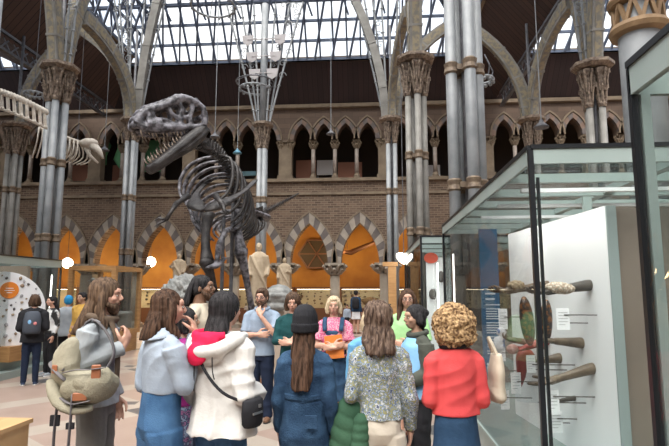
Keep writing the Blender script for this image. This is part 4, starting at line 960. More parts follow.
# left case with the round display
xl, yl = XA(61, 12, 2.3), 12.0; hl = at(62, 261, 12).z; case0 = glass_case('long low glass case with round white specimen display at left', xl - 2.6, xl, 7.5, 12.0, hl, base=.32, band=.16, cross=2)
mb = MB(); mb.box2((xl - .1, 11.8, .6), (xl - .08, 11.82, 2.1)); mb.build('lamp_strip', M_tubel, case0)
mb = MB(); mb.box2((xl - 2.8, 7.3, 0), (xl + .25, 12.15, .14)); mb.build('step', M_teal, case0)
dc = at(2, 311, 10.2); dr = .80; dn = Vector((.72, -.69, 0)); dx = Vector((.69, .72, 0)); disc = thing('specimen_disc', 'round white board set with small specimens and an orange oval', 'display', dc)
def dpt(u, v, o_=0): return dc + dx * u + Vector((0, 0, v)) + dn * o_
mb = MB(); mb.rings([[dpt(dr * math.cos(2 * math.pi * k / 40), dr * math.sin(2 * math.pi * k / 40), o_) for k in range(40)] for o_ in (-.05, 0)]); mb.build('board', M_white, disc)
mb = MB(); mb.rings([[dpt(.1 + .17 * math.cos(2 * math.pi * k / 24), .42 + .17 * math.sin(2 * math.pi * k / 24), o_) for k in range(24)] for o_ in (0, .02)]); mb.build('orange_oval', mat('orange_sign', (.75, .22, .02), .5), disc)
mb = MB(); 
for k, f in enumerate((.14, .18, .1)): 
    c = dpt(.1, .46 - .045 * k, .024); mb.bar(c - dx * f * .5, c + dx * f * .5, .004, .012)
mb.build('sign_text', M_lab, disc)
mb = MB(); mb.box2((dc.x - .9, dc.y - .1, .32), (dc.x + .3, dc.y + .3, .62)); tag(mb.build('display_block', M_wood), 'low brown block under the round specimen board', 'block')
mb = MB(); a = at(0, 265, 11.5); b = at(28, 265, 11.5); mb.box2((a.x - .5, 11.5, .32), (b.x, 11.6, at(10, 266, 11.5).z)); tag(mb.build('beige_panel', mat('beige_board', (.36, .28, .22), .7)), 'beige board behind the round specimen display', 'board')
rnd = random.Random(11); S3 = []; M_s3 = [mat('shell_dark', (.10, .09, .09), .5), mat('shell_tan', (.35, .27, .18), .5), mat('shell_grey', (.35, .35, .36), .5), M_sp[0]]
n_ = 0; placed = []
while n_ < 130:
    u, v = rnd.uniform(-.75, .75), rnd.uniform(-.75, .75)
    if u * u + v * v > .57 or (u - .1) ** 2 + (v - .42) ** 2 < .045 or any((u - a) ** 2 + (v - b) ** 2 < .0085 for a, b in placed): 
        n_ += 0; 
        if rnd.random() < .002: break
        continue
    placed.append((u, v)); n_ += 1
    if len(S3) < 8:
        o = rock_mesh('shell', M_s3[len(S3) % 4], rnd.uniform(.8, 1.2), .5, rnd.uniform(.6, 1.2), n_, .03); tag(o, 'small shell or stone mounted on the round white board', 'specimen', 'specimens on the round board'); S3.append(o)
    else: o = rnd.choice(S3[:8]).copy(); C.objects.link(o)
    o.location = dpt(u, v, .012); o.rotation_euler = (0, rnd.uniform(0, 6), R(46)); s_ = rnd.uniform(.6, 1.35); o.scale = (s_, 1, s_)
# wooden framed case
p0, p1, p2 = at(115, 266, 13.8), at(140, 266, 15.4), at(72, 267, 13.9); hw = p0.z; wc = thing('wooden_case', 'oak framed glass case behind the long haired man', 'display case', (p0.x, p0.y, 0)); p3_ = p1 + (p2 - p0)
cr_ = [Vector((p.x, p.y, 0)) for p in (p2, p0, p1, p3_)]
mb = MB(); mb.prism([(p.x, p.y) for p in cr_], 0, .5, 'z'); mb.build('plinth', M_wood, wc)
for i in range(4):
    a, b = cr_[i], cr_[(i + 1) % 4]; mb = MB(); mb.box((a.x, a.y, (hw + .5) / 2), (.12, .12, hw - .5)); mb.build('post', M_wood, wc)
    mb = MB(); mb.bar(a + Vector((0, 0, hw - .05)), b + Vector((0, 0, hw - .05)), .12, .12); mb.bar(a + Vector((0, 0, .56)), b + Vector((0, 0, .56)), .12, .12); mb.build('rail', M_wood, wc)
    mb = MB(); mb.bar(a + Vector((0, 0, (hw + .5) / 2)), b + Vector((0, 0, (hw + .5) / 2)), .01, hw - .7); mb.build('glass_pane', M_glass, wc)
cen = (cr_[0] + cr_[2]) / 2; p = at(98, 285, 14.2); bd = thing('bird_specimen', 'small dark bird on a perch inside the oak case', 'bird', (p.x, 14.2, .5)); zb = p.z
mb = MB(); mb.tube([(0, 0, 0), (0, 0, zb - .5 - .1)], .04, 8); mb.box((0, 0, .02), (.4, .3, .04)); mb.build('perch', M_wood, bd, False)
mb = MB(); mb.ell((0, 0, zb - .5), (.2, .1, .1)); mb.ell((-.15, 0, zb - .36), (.08, .065, .065)); mb.tube([(-.2, 0, zb - .36), (-.32, 0, zb - .38)], [.03, .005], 6); mb.tube([(.1, 0, zb - .5), (.38, 0, zb - .58)], [.07, .03], 6, flat=.5); mb.tube([(-.08, 0, zb - .48), (-.14, 0, zb - .38)], .05, 8); o = mb.build('body', M_grey, bd, False); remesh(o, .014, 1)
# little plinth with wire rail at the bottom left
a = ground(28, 470); px_ = XA(12, 3.1, .85); zt = at(27, 421, 3.2).z; dk = thing('wooden_plinth', 'light oak plinth cut off by the bottom left corner', 'plinth', (px_ - .45, 2.9, 0))
mb = MB(); mb.box((0, 0, zt / 2 - .01), (.9, .7, zt - .02)); mb.build('body', M_woodl, dk, False); mb = MB(); mb.box((0, 0, zt - .01), (.93, .73, .025)); mb.build('top_board', M_woodl, dk, False)
rl = thing('wire_rail', 'thin black wire stand lying on the corner plinth', 'stand', (px_ - .45, 2.9, zt)); mb = MB()
mb.tube([(-.3, -.25, .0), (-.3, -.25, .09), (.32, -.02, .09), (.32, -.02, .0)], .009, 6); mb.build('rail', M_darkiron, rl, False); mb = MB(); mb.tube([(-.3, -.1, .012), (.32, .13, .012), (.32, -.02, .012)], .008, 6); mb.build('foot', M_darkiron, rl, False)
# ---------------------------------------------------------------- people
def skin(name, c): return mat(name, c, .5, 0, tuple(v * .88 for v in c), 14, spec=.35)
SK = skin('skin_fair', (.56, .32, .235)); SK2 = skin('skin_tan', (.42, .25, .17)); SK3 = skin('skin_brown', (.20, .11, .07))
def hairm(name, a, b, st=(60, 60, 5), sc=1.0, bump=.6): return mat(name, a, .62, 0, b, sc, 4, spec=.18, bump=bump, bscale=sc * 1.5, stretch=st, lo=.38, hi=.62)
HB = hairm('hair_brown', (.025, .013, .008), (.095, .052, .033)); HBL = hairm('hair_black', (.012, .011, .012), (.035, .032, .034)); HD = hairm('hair_dark_brown', (.04, .024, .016), (.11, .065, .042))
HY = hairm('hair_blonde', (.36, .26, .16), (.62, .50, .35)); HC_ = hairm('hair_curly', (.09, .045, .022), (.50, .33, .17), (22, 22, 22), 2.4); HG = hairm('hair_brown_grey', (.04, .024, .018), (.17, .115, .085))
HM = hairm('hair_man', (.05, .03, .02), (.15, .095, .06))
def cloth(name, a, b=None, sc=30, bump=.25, **k): return mat(name, a, k.pop('rough', .85), 0, b or tuple(v * .8 for v in a), k.pop('cs', 5), bump=bump, bscale=sc, spec=.25, **k)
M_denim = cloth('denim', (.013, .036, .08), (.035, .08, .15), 110, .5, cs=9); M_jean = cloth('blue_jeans', (.025, .075, .17), (.06, .14, .27), 140, .3, cs=6)
M_jeansd = cloth('dark_jeans', (.012, .02, .045)); M_ltblue = cloth('pale_blue_shirt', (.34, .395, .47), (.28, .33, .40)); M_jack = cloth('blue_grey_blazer', (.33, .355, .375), (.27, .29, .31))
M_gtr = cloth('grey_trousers', (.17, .165, .155), (.13, .125, .12)); M_wcoat = cloth('off_white_raincoat', (.68, .665, .64), (.60, .585, .56)); M_pink = cloth('magenta_lining', (.70, .015, .075), (.5, .01, .05))
M_blackc = cloth('black_cloth', (.013, .013, .016), (.022, .022, .026)); M_coral = cloth('coral_knit', (.66, .085, .085), (.58, .065, .07), 220, .3); M_navy = cloth('navy_skirt', (.014, .04, .085), (.025, .06, .12))
M_teal2 = cloth('dark_teal_top', (.01, .06, .065)); M_green = cloth('mint_tee', (.36, .62, .30), (.3, .54, .25)); M_olive = cloth('olive_jacket', (.055, .06, .05), (.075, .08, .065)); M_tab = cloth('pale_blue_tabard', (.25, .48, .72), (.2, .4, .65))
M_beige = cloth('beige_trousers', (.56, .50, .42), (.46, .41, .34)); M_quilt = cloth('green_quilting', (.025, .07, .04), (.04, .095, .055)); M_cream2 = cloth('cream_jacket', (.55, .48, .38)); M_yel = cloth('mustard_coat', (.55, .33, .08)); M_mag = cloth('magenta_top', (.25, .02, .16))
M_khaki = cloth('khaki_canvas', (.22, .20, .145), (.31, .285, .215), 90, .4); M_leath = mat('tan_leather', (.30, .11, .05), .5); M_poloc = cloth('polo_blue', (.27, .33, .42), (.22, .28, .36)); M_blueh = cloth('bright_blue_knit', (.03, .25, .5)); M_greyc = cloth('grey_sleeve', (.35, .38, .42)); M_brsc = cloth('brown_scarf', (.12, .085, .06))
M_eye = mat('eye_white', (.6, .58, .55), .3); M_iris = mat('iris', (.03, .02, .015), .2); M_lip = mat('lips', (.42, .16, .13), .5); M_shoe = mat('shoe_black', (.02, .02, .022), .4); M_sole = mat('shoe_sole_white', (.7, .7, .7), .6); M_shoebr = mat('shoe_brown', (.16, .08, .045), .5); M_shoenavy = mat('shoe_navy', (.02, .04, .09), .6)
def pattern(name, cols, sc, stretch=(1, 1, 1)):
    m = mat(name, cols[0], .85); n, b, N, L = nodes_of(m); tc = N('ShaderNodeTexCoord'); t = N('ShaderNodeTexNoise'); t.inputs['Scale'].default_value = sc; t.inputs['Detail'].default_value = 2.5; L(tc.outputs['Object'], t.inputs['Vector'])
    r = N('ShaderNodeValToRGB'); r.color_ramp.interpolation = 'CONSTANT'; e = r.color_ramp.elements
    while len(e) < len(cols): e.new(.5)
    for i, c in enumerate(cols): e[i].position = 0 if i == 0 else .34 + .32 * (i - 1) / max(1, len(cols) - 2); e[i].color = (*c, 1)
    L(t.outputs['Fac'], r.inputs[0]); L(r.outputs[0], b.inputs['Base Color']); return m
M_flor = pattern('floral_print', [(.05, .07, .14), (.36, .40, .44), (.10, .14, .20), (.26, .25, .10), (.16, .22, .32), (.52, .52, .50), (.06, .08, .14)], 36)
M_pinkp = pattern('pink_print', [(.45, .05, .14), (.6, .3, .36), (.5, .08, .2), (.65, .45, .45)], 45)
M_legg = pattern('patterned_leggings', [(.03, .04, .08), (.2, .25, .35), (.05, .06, .12), (.3, .12, .25), (.04, .05, .1)], 30)

def folds(A, seed, drape=.5):
    r = np.random.RandomState(seed); a = r.uniform(0, 6.28, 12); b = r.uniform(.8, 1.25, 8)
    def f(c):
        x, y, z = c[:, 0], c[:, 1], c[:, 2]; ab = np.abs; S_ = np.sin
        w_ = S_(7 * x * b[0] + a[0]) + S_(6 * y * b[1] + a[1]) + .8 * S_(6 * z + a[2]); w2 = S_(11 * z + 5 * x + a[3]) + S_(9 * y + 8 * x + a[4])
        v = 1 - 2 * ab(S_(15 * x * b[2] + 9 * y + 1.1 * w_ + .6 * S_(9 * z + a[5]))) ** 1.0          # hanging folds
        d = 1 - 2 * ab(S_(11 * z * b[3] + 7 * x * b[4] + 1.3 * w2 + a[6])) ** 1.0                     # pulls across
        e = 1 - 2 * ab(S_(21 * z * b[5] - 13 * x + 1.2 * w_ + w2 + a[7])) ** 1.1
        m = .5 + .5 * S_(5 * x + 7 * z + 3 * y + a[8]); return 1.25 * A * (drape * v + (1 - drape) * d * m * 1.3 + .45 * e * (1 - m))
    return f
def strands(A, cx, cy, n=26, wav=0, seed=0):
    def f(c):
        th = np.arctan2(c[:, 0] - cx, c[:, 1] - cy); z = c[:, 2]
        return A * (np.sin(n * th + wav * np.sin(22 * z + 3 * th + seed)) + .5 * np.sin(2.3 * n * th + wav * np.sin(31 * z + seed + 5 * th)) + .4 * np.sin(18 * z + 5 * th + seed) * (wav > 0))
    return f
def curls(A):
    def f(c):
        x, y, z = c.T
        return A * (np.sin(95 * x + 4 * np.sin(60 * z)) * np.sin(90 * y + 3 * np.sin(55 * x)) + np.sin(100 * z + 4 * np.sin(70 * y)) * .7 + .9 * np.sin(45 * x + 9) * np.sin(50 * z + 2 * np.sin(40 * y)))
    return f
ARM = {  # elbow, wrist, hand direction, palm normal  (for the +X arm; mirrored for the other), fractions of height
 'down': ((.121, -.015, .635), (.126, .035, .500), (0, .15, -1), (-1, 0, 0), .5),
 'pocket': ((.138, -.03, .64), (.112, .035, .54), (-.35, .3, -1), (-1, 0, 0), .5),
 'bent': ((.124, -.025, .635), (.095, .105, .615), (-.5, 1, .1), (-.5, -.3, -.6), .9),
 'cross': ((.126, .035, .640), (-.005, .118, .655), (-1, .12, .02), (0, -1, 0), .4),
 'cross2': ((.126, .03, .635), (.01, .135, .635), (-1, .05, .05), (0, -1, 0), .4),
 'chin': ((.125, .085, .665), (.035, .118, .79), (-.45, -.15, .9), (-.2, -1, 0), 1.2),
 'mouth': ((.115, .09, .70), (.055, .095, .845), (-.5, .1, .8), (-.6, -.6, 0), .9),
 'strap': ((.125, -.01, .665), (.075, .10, .745), (-.5, .3, .8), (-.6, -.8, 0), 1.4),
 'low': ((.125, .0, .64), (.075, .115, .58), (-1, .5, -.1), (0, -1, -.2), .6),
}
def person(label, px, Y, H, rz, z0=0, skin_=None, sex='f', top=None, topkw=None, bottom=None, botkw=None, hair=None, hairkw=None, arms=('down', 'down'), head=(0, 0), extras=(), shoe=None, shoec=None, vox=.007, seed=0, sleeve=1.0, sole=None, wide=1.0, topname='top', legspread=1.0, X=None, detail=True):
    X = XA(px, Y, 1.3) if X is None else X
    t = thing('person', label, 'person', (X, Y, z0), R(rz)); k = H; sw = (.100 if sex == 'f' else .116) * wide; SKm = skin_ or SK; P = {}
    mb = MB(); tw = .9 if sex == 'f' else .95
    mb.loft([(z * k, 0, cy * k, rx * k * wide, ry * k) for z, cy, rx, ry in ((.465, 0, .06, .05), (.50, -.004, .088, .060), (.55, 0, .084, .055), (.62, .004, .070 * tw, .050), (.70, .004, .080 * tw, .058), (.76, .0, .085, .058), (.80, -.004, .074, .048), (.835, -.006, .045, .034), (.85, -.004, .03, .03))], 20)
    for s in (-1, 1): mb.cap2((s * .02 * k, -.004 * k, .828 * k), (s * sw * k * .95, -.003 * k, .797 * k), .022 * k, .026 * k)
    nr = .030 if sex == 'f' else .035
    hd, hp = head; HC0 = Vector((0, .014 + .02 * math.sin(R(-hp)), .932)) * k; Mh = Matrix.Rotation(R(hd), 3, 'Z') @ Matrix.Rotation(R(hp), 3, 'X')
    mb.tube([(0, -.004 * k, .83 * k), (0, .0, .87 * k), (HC0.x, HC0.y - .008 * k, .905 * k)], [nr * 1.25 * k, nr * k, nr * k], 12)
    hpnt = lambda x, y, z: HC0 + Mh @ (Vector((x, y, z)) * k)
    E = lambda c, r, m_=mb: m_.ell(hpnt(*c), [v * k for v in r], Mh, 16)
    jw = 1.0 if sex == 'f' else 1.12
    E((0, -.010, .014), (.043, .054, .050)); E((0, .014, -.008), (.0375, .040, .050)); E((0, .022, -.038), (.024 * jw, .026, .024 * jw)); E((0, .040, .020), (.028, .016, .018)); E((0, .043, -.028), (.016, .014, .018))
    for s in (-1, 1): E((s * .022, .034, -.010), (.014, .016, .014)); E((s * .0445, -.004, -.006), (.005, .011, .017))
    mb.tube([hpnt(0, .052, .012), hpnt(0, .062, -.004), hpnt(0, .066, -.011)], [.004 * k, .0065 * k, .0075 * k], 8); E((0, .060, -.013), (.010, .006, .005))
    # legs
    ls = .052 * legspread
    for s in (-1, 1):
        mb.tube([(s * .045 * k, 0, .49 * k), (s * .05 * k, .006 * k, .40 * k), (s * ls * k, .008 * k, .29 * k), (s * ls * k, -.004 * k, .21 * k), (s * ls * 1.05 * k, -.006 * k, .10 * k), (s * ls * 1.08 * k, -.008 * k, .035 * k)], [.044 * k, .041 * k, .031 * k, .031 * k, .021 * k, .019 * k], 12)
        mb.tube([(s * ls * 1.1 * k, -.02 * k, .02 * k), (s * ls * 1.15 * k, .03 * k, .02 * k), (s * ls * 1.25 * k, .075 * k, .014 * k)], [.020 * k, .022 * k, .013 * k], 10)
    # arms
    J = []
    for s, a in ((1, arms[0]), (-1, arms[1])):
        el, wr, hdv, pn, cu = ARM[a] if isinstance(a, str) else a
        f = lambda v: Vector((v[0] * s, v[1], v[2])); el, wr = f(el) * k, f(wr) * k; sh = Vector((s * sw * k, -.004 * k, .795 * k)); J.append((s, sh, el, wr)); F_ = sex == 'm'
        q = 1.12 if F_ else 1.0
        mb.tube(resample([sh, sh.lerp(el, .5) + Vector((s * .004 * k, 0, 0)), el], 6), [.026 * k * q, .026 * k * q, .024 * k * q, .022 * k * q, .021 * k * q, .020 * k * q], 10)
        mb.tube(resample([el, el.lerp(wr, .3), wr], 6), [.020 * k * q, .0215 * k * q, .020 * k * q, .017 * k * q, .015 * k * q, .0135 * k * q], 10); mb.ell(el, .0205 * k * q, seg=10)
        hand(mb, wr, f(hdv), f(pn), s, k * (1.06 if F_ else .98), cu)
    o = mb.build('body', SKm, t, False); remesh(o, vox, 1)
    # face
    if detail:
        mb = MB()
        for s in (-1, 1): mb.ell(hpnt(s * .0175, .0495, .004), (.0070 * k, .0038 * k, .0032 * k), Mh, 10)
        mb.build('eyes', M_eye, t, False, True); mb = MB()
        for s in (-1, 1): mb.ell(hpnt(s * .0175, .0525, .004), (.0042 * k, .0024 * k, .0036 * k), Mh, 8)
        mb.build('irises', M_iris, t, False, True); mb = MB()
        mb.tube([hpnt(-.012, .0535, -.030), hpnt(0, .0575, -.0285), hpnt(.012, .0535, -.030)], [.001 * k, .0036 * k, .001 * k], 6); mb.build('lips', M_lip, t, False, True); mb = MB()
        for s in (-1, 1): mb.tube([hpnt(s * .008, .0545, .0145), hpnt(s * .018, .0545, .018), hpnt(s * .027, .046, .0145)], [.0009 * k, .0014 * k, .0007 * k], 6)
        mb.build('eyebrows', hair or HD, t, False, True)
    # upper garment
    tk = dict(hem=.53, inf=.014, w=1.0, hemw=1.0, fold=.004, sl=.0095, name=topname, neck=.85, drape=.35); tk.update(topkw or {}); inf = (tk['inf'] + tk['fold'] * .9) / k
    if top:
        mb = MB(); hz = tk['hem']; prof = [(.44, 0, .108, .074), (.50, -.004, .096, .068), (.55, 0, .090, .061), (.62, .004, .080, .058), (.70, .004, .087, .064), (.76, .0, .092, .063), (.80, -.004, .078, .053), (.832, -.006, .05, .040), (tk['neck'], -.004, .037, .036)]
        def interp(z):
            for a_, b_ in zip(prof, prof[1:]):
                if a_[0] <= z <= b_[0]: u = (z - a_[0]) / (b_[0] - a_[0]); return tuple(p + (q - p) * u for p, q in zip(a_, b_))
            return (z,) + prof[0][1:]
        zs = sorted(set([hz, hz + .02] + [p[0] for p in prof if p[0] > hz + .03])); L = []
        for z in zs:
            _, cy, rx, ry = interp(z); u = max(0, min(1, (.72 - z) / (.72 - hz))) if z < .72 else 0; g = 1 + (tk['hemw'] - 1) * u
            L.append((z * k, 0, cy * k, (rx * wide * g * tk['w'] + inf) * k, (ry * g * tk['w'] + inf) * k))
        mb.loft(L, 28, fold=lambda i, a: .018 * math.cos(7 * a + seed) * max(0, 1 - i / 4))
        sr = tk['sl']; [mb.cap2((q_ * .018 * k, -.004 * k, .826 * k), (q_ * sw * k * .96, -.003 * k, .794 * k), (.022 + inf * .7) * k, (.026 + inf * .75) * k) for q_ in (-1, 1)]
        for s, sh, el, wr in J:
            r0, r1, r2 = (.028 + sr) * k, (.0245 + sr) * k, (.018 + sr * .9) * k
            if sleeve >= .6:
                e = el.lerp(wr, min(1, (sleeve - .5) * 2)) if sleeve < 1 else wr
                mb.tube(resample([sh, sh.lerp(el, .5), el], 6), [r0, r0, r0 * .97, r1, r1, r1], 12); mb.ell(el, r1 * 1.02, seg=10); mb.tube(resample([el, el.lerp(e, .5), e], 6), [r1, r1, r1 * .96, r2 * 1.08, r2 * 1.02, r2], 12)
            else:
                e = sh.lerp(el, sleeve * 2); mb.tube([sh, sh.lerp(e, .5), e], [r0, r0 * 1.05, r0 * 1.12], 12)
        o = mb.build(tk['name'], top, t, False); remesh(o, max(vox * 1.3, .009), 2, folds(tk['fold'], seed, tk['drape']))
    bk = dict(kind='trousers', waist=.60, end=.03, thigh=.058, knee=.046, cuff=.036, name='trousers', inf=.008, hipw=1.0, fold=.004, flare=1.35, drape=.3); bk.update(botkw or {})
    if bottom:
        mb = MB()
        if bk['kind'] == 'trousers':
            mb.loft([(z * k, 0, cy * k, rx * k * wide * bk['hipw'] + bk['inf'] + .004, ry * k + bk['inf'] + .004) for z, cy, rx, ry in ((.455, 0, .085, .055), (.50, -.006, .095, .066), (.55, -.002, .088, .060), (bk['waist'], .002, .080, .056))], 24)
            for s in (-1, 1): mb.tube([(s * .044 * k, -.003 * k, .49 * k), (s * .051 * k, .004 * k, .40 * k), (s * ls * 1.03 * k, .006 * k, .29 * k), (s * ls * 1.06 * k, -.004 * k, .16 * k), (s * ls * 1.1 * k, -.004 * k, bk['end'] * k)], [bk['thigh'] * k, bk['thigh'] * .93 * k, bk['knee'] * k, (bk['knee'] + bk['cuff']) / 2 * k, bk['cuff'] * k], 14)
        else:
            e = bk['end']; w_ = bk['waist']; mb.loft([(z * k, 0, 0, (.083 + (.095 * bk['flare'] - .083) * u) * k * wide + bk['inf'], (.060 + (.070 * bk['flare'] - .060) * u) * k + bk['inf']) for z, u in [(w_ + (e - w_) * i / 7, i / 7) for i in range(8)]], 48, fold=lambda i, a: .035 * math.cos(9 * a + seed) * (i / 7) + .02 * math.cos(14 * a) * (i / 7))
        o = mb.build(bk['name'], bottom, t, False); remesh(o, max(vox * 1.3, .009), 2, folds(bk['fold'], seed + 5, bk['drape']))
    if shoe:
        for s in (-1, 1):
            mb = MB(); c = Vector((s * ls * 1.12 * k, 0, 0)); c2 = Vector((s * ls * 1.28 * k, 0, 0))
            mb.tube([c + Vector((0, -.026 * k, .034)), c + Vector((0, .0, .040)), c2 + Vector((0, .05 * k, .032)), c2 + Vector((0, .085 * k, .024))], [.022 * k, .025 * k, .024 * k, .014 * k], 12, flat=.9); mb.tube([c + Vector((0, -.008 * k, .03)), c + Vector((0, -.008 * k, .095 if shoe == 'boot' else .065))], .024 * k, 10)
            o = mb.build('shoe', shoec or M_shoe, t, False); remesh(o, .008, 2); q = mb = MB(); mb.rings([[(x + (1 if s > 0 else 1) * 0, y, z) for x, y in [((c.x if v < .5 else c2.x) + math.cos(a) * (.024 + .002 * (v > .5)) * k, (-.03 + .12 * (math.sin(a) * .5 + .5)) * k) for a, v in [(2 * math.pi * j / 16, (math.sin(2 * math.pi * j / 16) * .5 + .5)) for j in range(16)]]] for z in (.001, .02)]); mb.build('sole', sole or M_shoe, o, False)
    # hair
    if hair:
        hk = dict(kind='long', end=.78, w=.055, d=.030, amp=.0025, n=24, wav=0, puff=1.0, side=0, name='hair', front=0, tie=0); hk.update(hairkw or {}); mb = MB(); pf = hk['puff']; E2 = lambda c, r: mb.ell(hpnt(*c), [v * k for v in r], Mh, 20)
        E2((0, -.014, .020), (.0500 * pf, .0575 * pf, .0530 * pf)); E2((0, -.022, .0), (.0500 * pf, .0480 * pf, .0500 * pf))
        if hk['front']: E2((0, .012, .050), (.034, .038, .018))
        if hk['kind'] == 'long':
            e = hk['end'] * k; zb = HC0.z - .01 * k; bx = hpnt(0, -.035, -.01); by = min(bx.y, 0); L = []
            for i in range(8):
                u = i / 7; z = zb + (e - zb) * u; cy = bx.y * (1 - u) + (-.075 * k if hk['end'] < .8 else -.055 * k) * u; cx = bx.x * (1 - u); ww = (.046 * (1 - u) + hk['w'] * u * (1 - .35 * max(0, u - .6) / .4)) * k; L.append((z, cx, cy, ww, (.034 * (1 - u) + hk['d'] * u) * k))
            mb.loft(L[::-1], 24)
            if hk['side']:
                for s in (-1, 1):
                    mb.tube(resample([hpnt(s * .040, .004, .030), hpnt(s * .050, .004, -.02), hpnt(s * .052, .0, -.065), Vector((s * .060 * k, .035 * k, hk['side'] * k))], 9), [.012 * k, .016 * k, .018 * k, .019 * k, .020 * k, .021 * k, .021 * k, .018 * k, .008 * k], 10)
        elif hk['kind'] == 'bob':
            for s in (-1, 1): mb.tube([hpnt(s * .040, -.004, .02), hpnt(s * .049, -.006, -.025), hpnt(s * .047, -.002, hk.get('bobz', -.062))], [.018 * k, .021 * k, .014 * k], 12)
            E2((0, -.03, -.03), (.047 * pf, .034 * pf, .042))
        elif hk['kind'] == 'curly':
            E2((0, -.016, .004), (.092, .082, .080)); E2((0, -.03, -.04), (.088, .068, .060)); E2((0, -.01, .035), (.072, .07, .055))
        if hk['tie']: E2((0, -.075, .02), (.022, .024, .024))
        df = curls(hk['amp']) if hk['kind'] == 'curly' else strands(hk['amp'], HC0.x, HC0.y - .02 * k, hk['n'], hk['wav'], seed)
        o = mb.build(hk['name'], hair, t, False); remesh(o, .0075 if vox < .009 else .011, 2, df)
    for ex in extras: ex(t, k, hpnt, Mh, J, mb)
    return t
# extras
def beard(m, full=1):
    def f(t, k, hp, Mh, J, _):
        mb = MB(); mb.ell(hp(0, .030, -.045), (.030 * k, .028 * k, .026 * k * full), Mh, 14); mb.ell(hp(0, .038, -.058), (.021 * k, .020 * k, .020 * k * full), Mh, 12)
        for s in (-1, 1): mb.tube([hp(s * .040, .004, -.012), hp(s * .036, .022, -.035), hp(s * .015, .045, -.048)], [.006 * k, .012 * k, .012 * k], 10)
        mb.tube([hp(-.018, .048, -.030), hp(0, .060, -.0225), hp(.018, .048, -.030)], [.004 * k, .005 * k, .004 * k], 8); o = mb.build('beard', m, t, False); remesh(o, .007, 1)
    return f
def glasses(t, k, hp, Mh, J, _):
    mb = MB()
    for s in (-1, 1):
        mb.tube([hp(s * .019 + .0135 * math.cos(a), .060 - .1 * abs(.0135 * math.cos(a) * s) * 0, .003 + .0105 * math.sin(a)) for a in [i * math.pi / 8 for i in range(17)]], .0018 * k, 5, cap=False); mb.tube([hp(s * .032, .058, .006), hp(s * .046, .0, .006)], .002 * k, 5)
    mb.tube([hp(-.006, .060, .005), hp(.006, .060, .005)], .0018 * k, 5); mb.build('glasses', M_shoe, t, False)
def collar(m, r=.052, z=.845, h=.014, tilt=.01):
    def f(t, k, hp, Mh, J, _):
        mb = MB(); mb.tube([(r * k * math.cos(a), (r * .88 * math.sin(a) - .004) * k, (z - tilt * math.sin(a)) * k) for a in [i * math.pi / 12 for i in range(25)]], h * k, 8, flat=1); o = mb.build('collar', m, t, False, True)
    return f
# ---------------------------------------------------------------- the group
def bag_on(p, name, label, cat):
    return thing(name, label, cat, p.location, p.rotation_euler[2])
STR = (( .128, -.035, .668), (.045, .105, .725), (-.35, .25, .9), (-.4, -.9, 0), 1.4)
# long haired man with the rucksack
def scarf(t, k, hp, Mh, J, _):
    mb = MB(); mb.tube([(.060 * k * math.cos(a), (.056 * math.sin(a) - .002) * k, (.845 - .012 * math.sin(a)) * k) for a in [i * math.pi / 12 for i in range(25)]], .017 * k, 8)
    mb.tube(resample([(.035 * k, .05 * k, .83 * k), (.045 * k, .085 * k, .74 * k), (.05 * k, .09 * k, .60 * k)], 8), .017 * k, 8, flat=.5); o = mb.build('scarf', M_brsc, t, False); remesh(o, .009, 2, folds(.003, 3))
man = person('long haired bearded man in a pale grey blazer facing right', 100, 3.9, 1.83, -82, sex='m', top=M_jack, topkw=dict(hem=.495, inf=.018, hemw=1.06, name='blazer', fold=.005, sl=.016), bottom=M_gtr, botkw=dict(thigh=.060, knee=.052, cuff=.044, waist=.58), hair=HM, hairkw=dict(end=.775, w=.078, d=.045, side=.79, amp=.004, wav=.5, puff=1.1), arms=(STR, 'down'), head=(0, -4), extras=(beard(HM, 1.15), scarf), shoe='low', shoec=M_shoebr, seed=1)
bp = bag_on(man, 'rucksack', 'large khaki canvas rucksack with tan leather patches on the long haired man', 'bag'); bp.location.x += .13; bp.location.y -= .02; mb = MB()
# hangs at his back and near side: x toward the camera side, y backwards negative
mb.tube(resample([(.17, -.20, 1.40), (.20, -.25, 1.29), (.22, -.25, 1.17), (.23, -.18, 1.07)], 10), [.06, .095, .115, .125, .13, .13, .13, .125, .11, .07], 16, flat=.8)
mb.tube(resample([(.25, -.20, 1.10), (.28, -.12, 1.08), (.29, .0, 1.10), (.27, .08, 1.18)], 10), [.09, .125, .145, .15, .155, .155, .15, .14, .12, .07], 16, flat=.8)
o = mb.build('main_pack', M_khaki, bp, False); remesh(o, .012, 2, folds(.007, 8))
mb = MB(); mb.tube(resample([(.28, -.33, 1.13), (.36, -.25, 1.02), (.40, -.12, .955), (.38, .0, .965)], 8), [.03, .04, .045, .05, .05, .045, .04, .03], 10, flat=.6); mb.build('rolled_flap', M_khaki, bp, False, True)
for c, d, rz in (((.412, .02, 1.20), (.014, .06, .10), .25), ((.432, -.07, 1.045), (.014, .09, .055), .1), ((.325, -.29, 1.21), (.014, .05, .06), -.5)):
    mb = MB(); mb.box(c, d, rz); o = mb.build('leather_patch', M_leath, bp, False); b_ = o.modifiers.new('b', 'BEVEL'); b_.width = .006
for P in ([(.19, -.15, 1.44), (.25, -.20, 1.37), (.335, -.24, 1.2)], [(.42, -.12, 1.06), (.43, -.12, .9), (.42, -.13, .55), (.41, -.12, .28)], [(.36, -.24, .99), (.36, -.25, .8), (.37, -.24, .45)]):
    mb = MB(); mb.tube(resample(P, 12), .024, 6, flat=.25); mb.build('strap', mat('grey_webbing', (.13, .12, .125), .8), bp, False, True)
mb = MB(); mb.tube(resample([(.17, -.20, 1.40), (.17, -.15, 1.52), (.16, -.10, 1.53), (.16, -.01, 1.44), (.17, .05, 1.30), (.2, .0, 1.16)], 16), .030, 6, flat=.3); mb.build('shoulder_strap', MATS['grey_webbing'], bp, False, True)
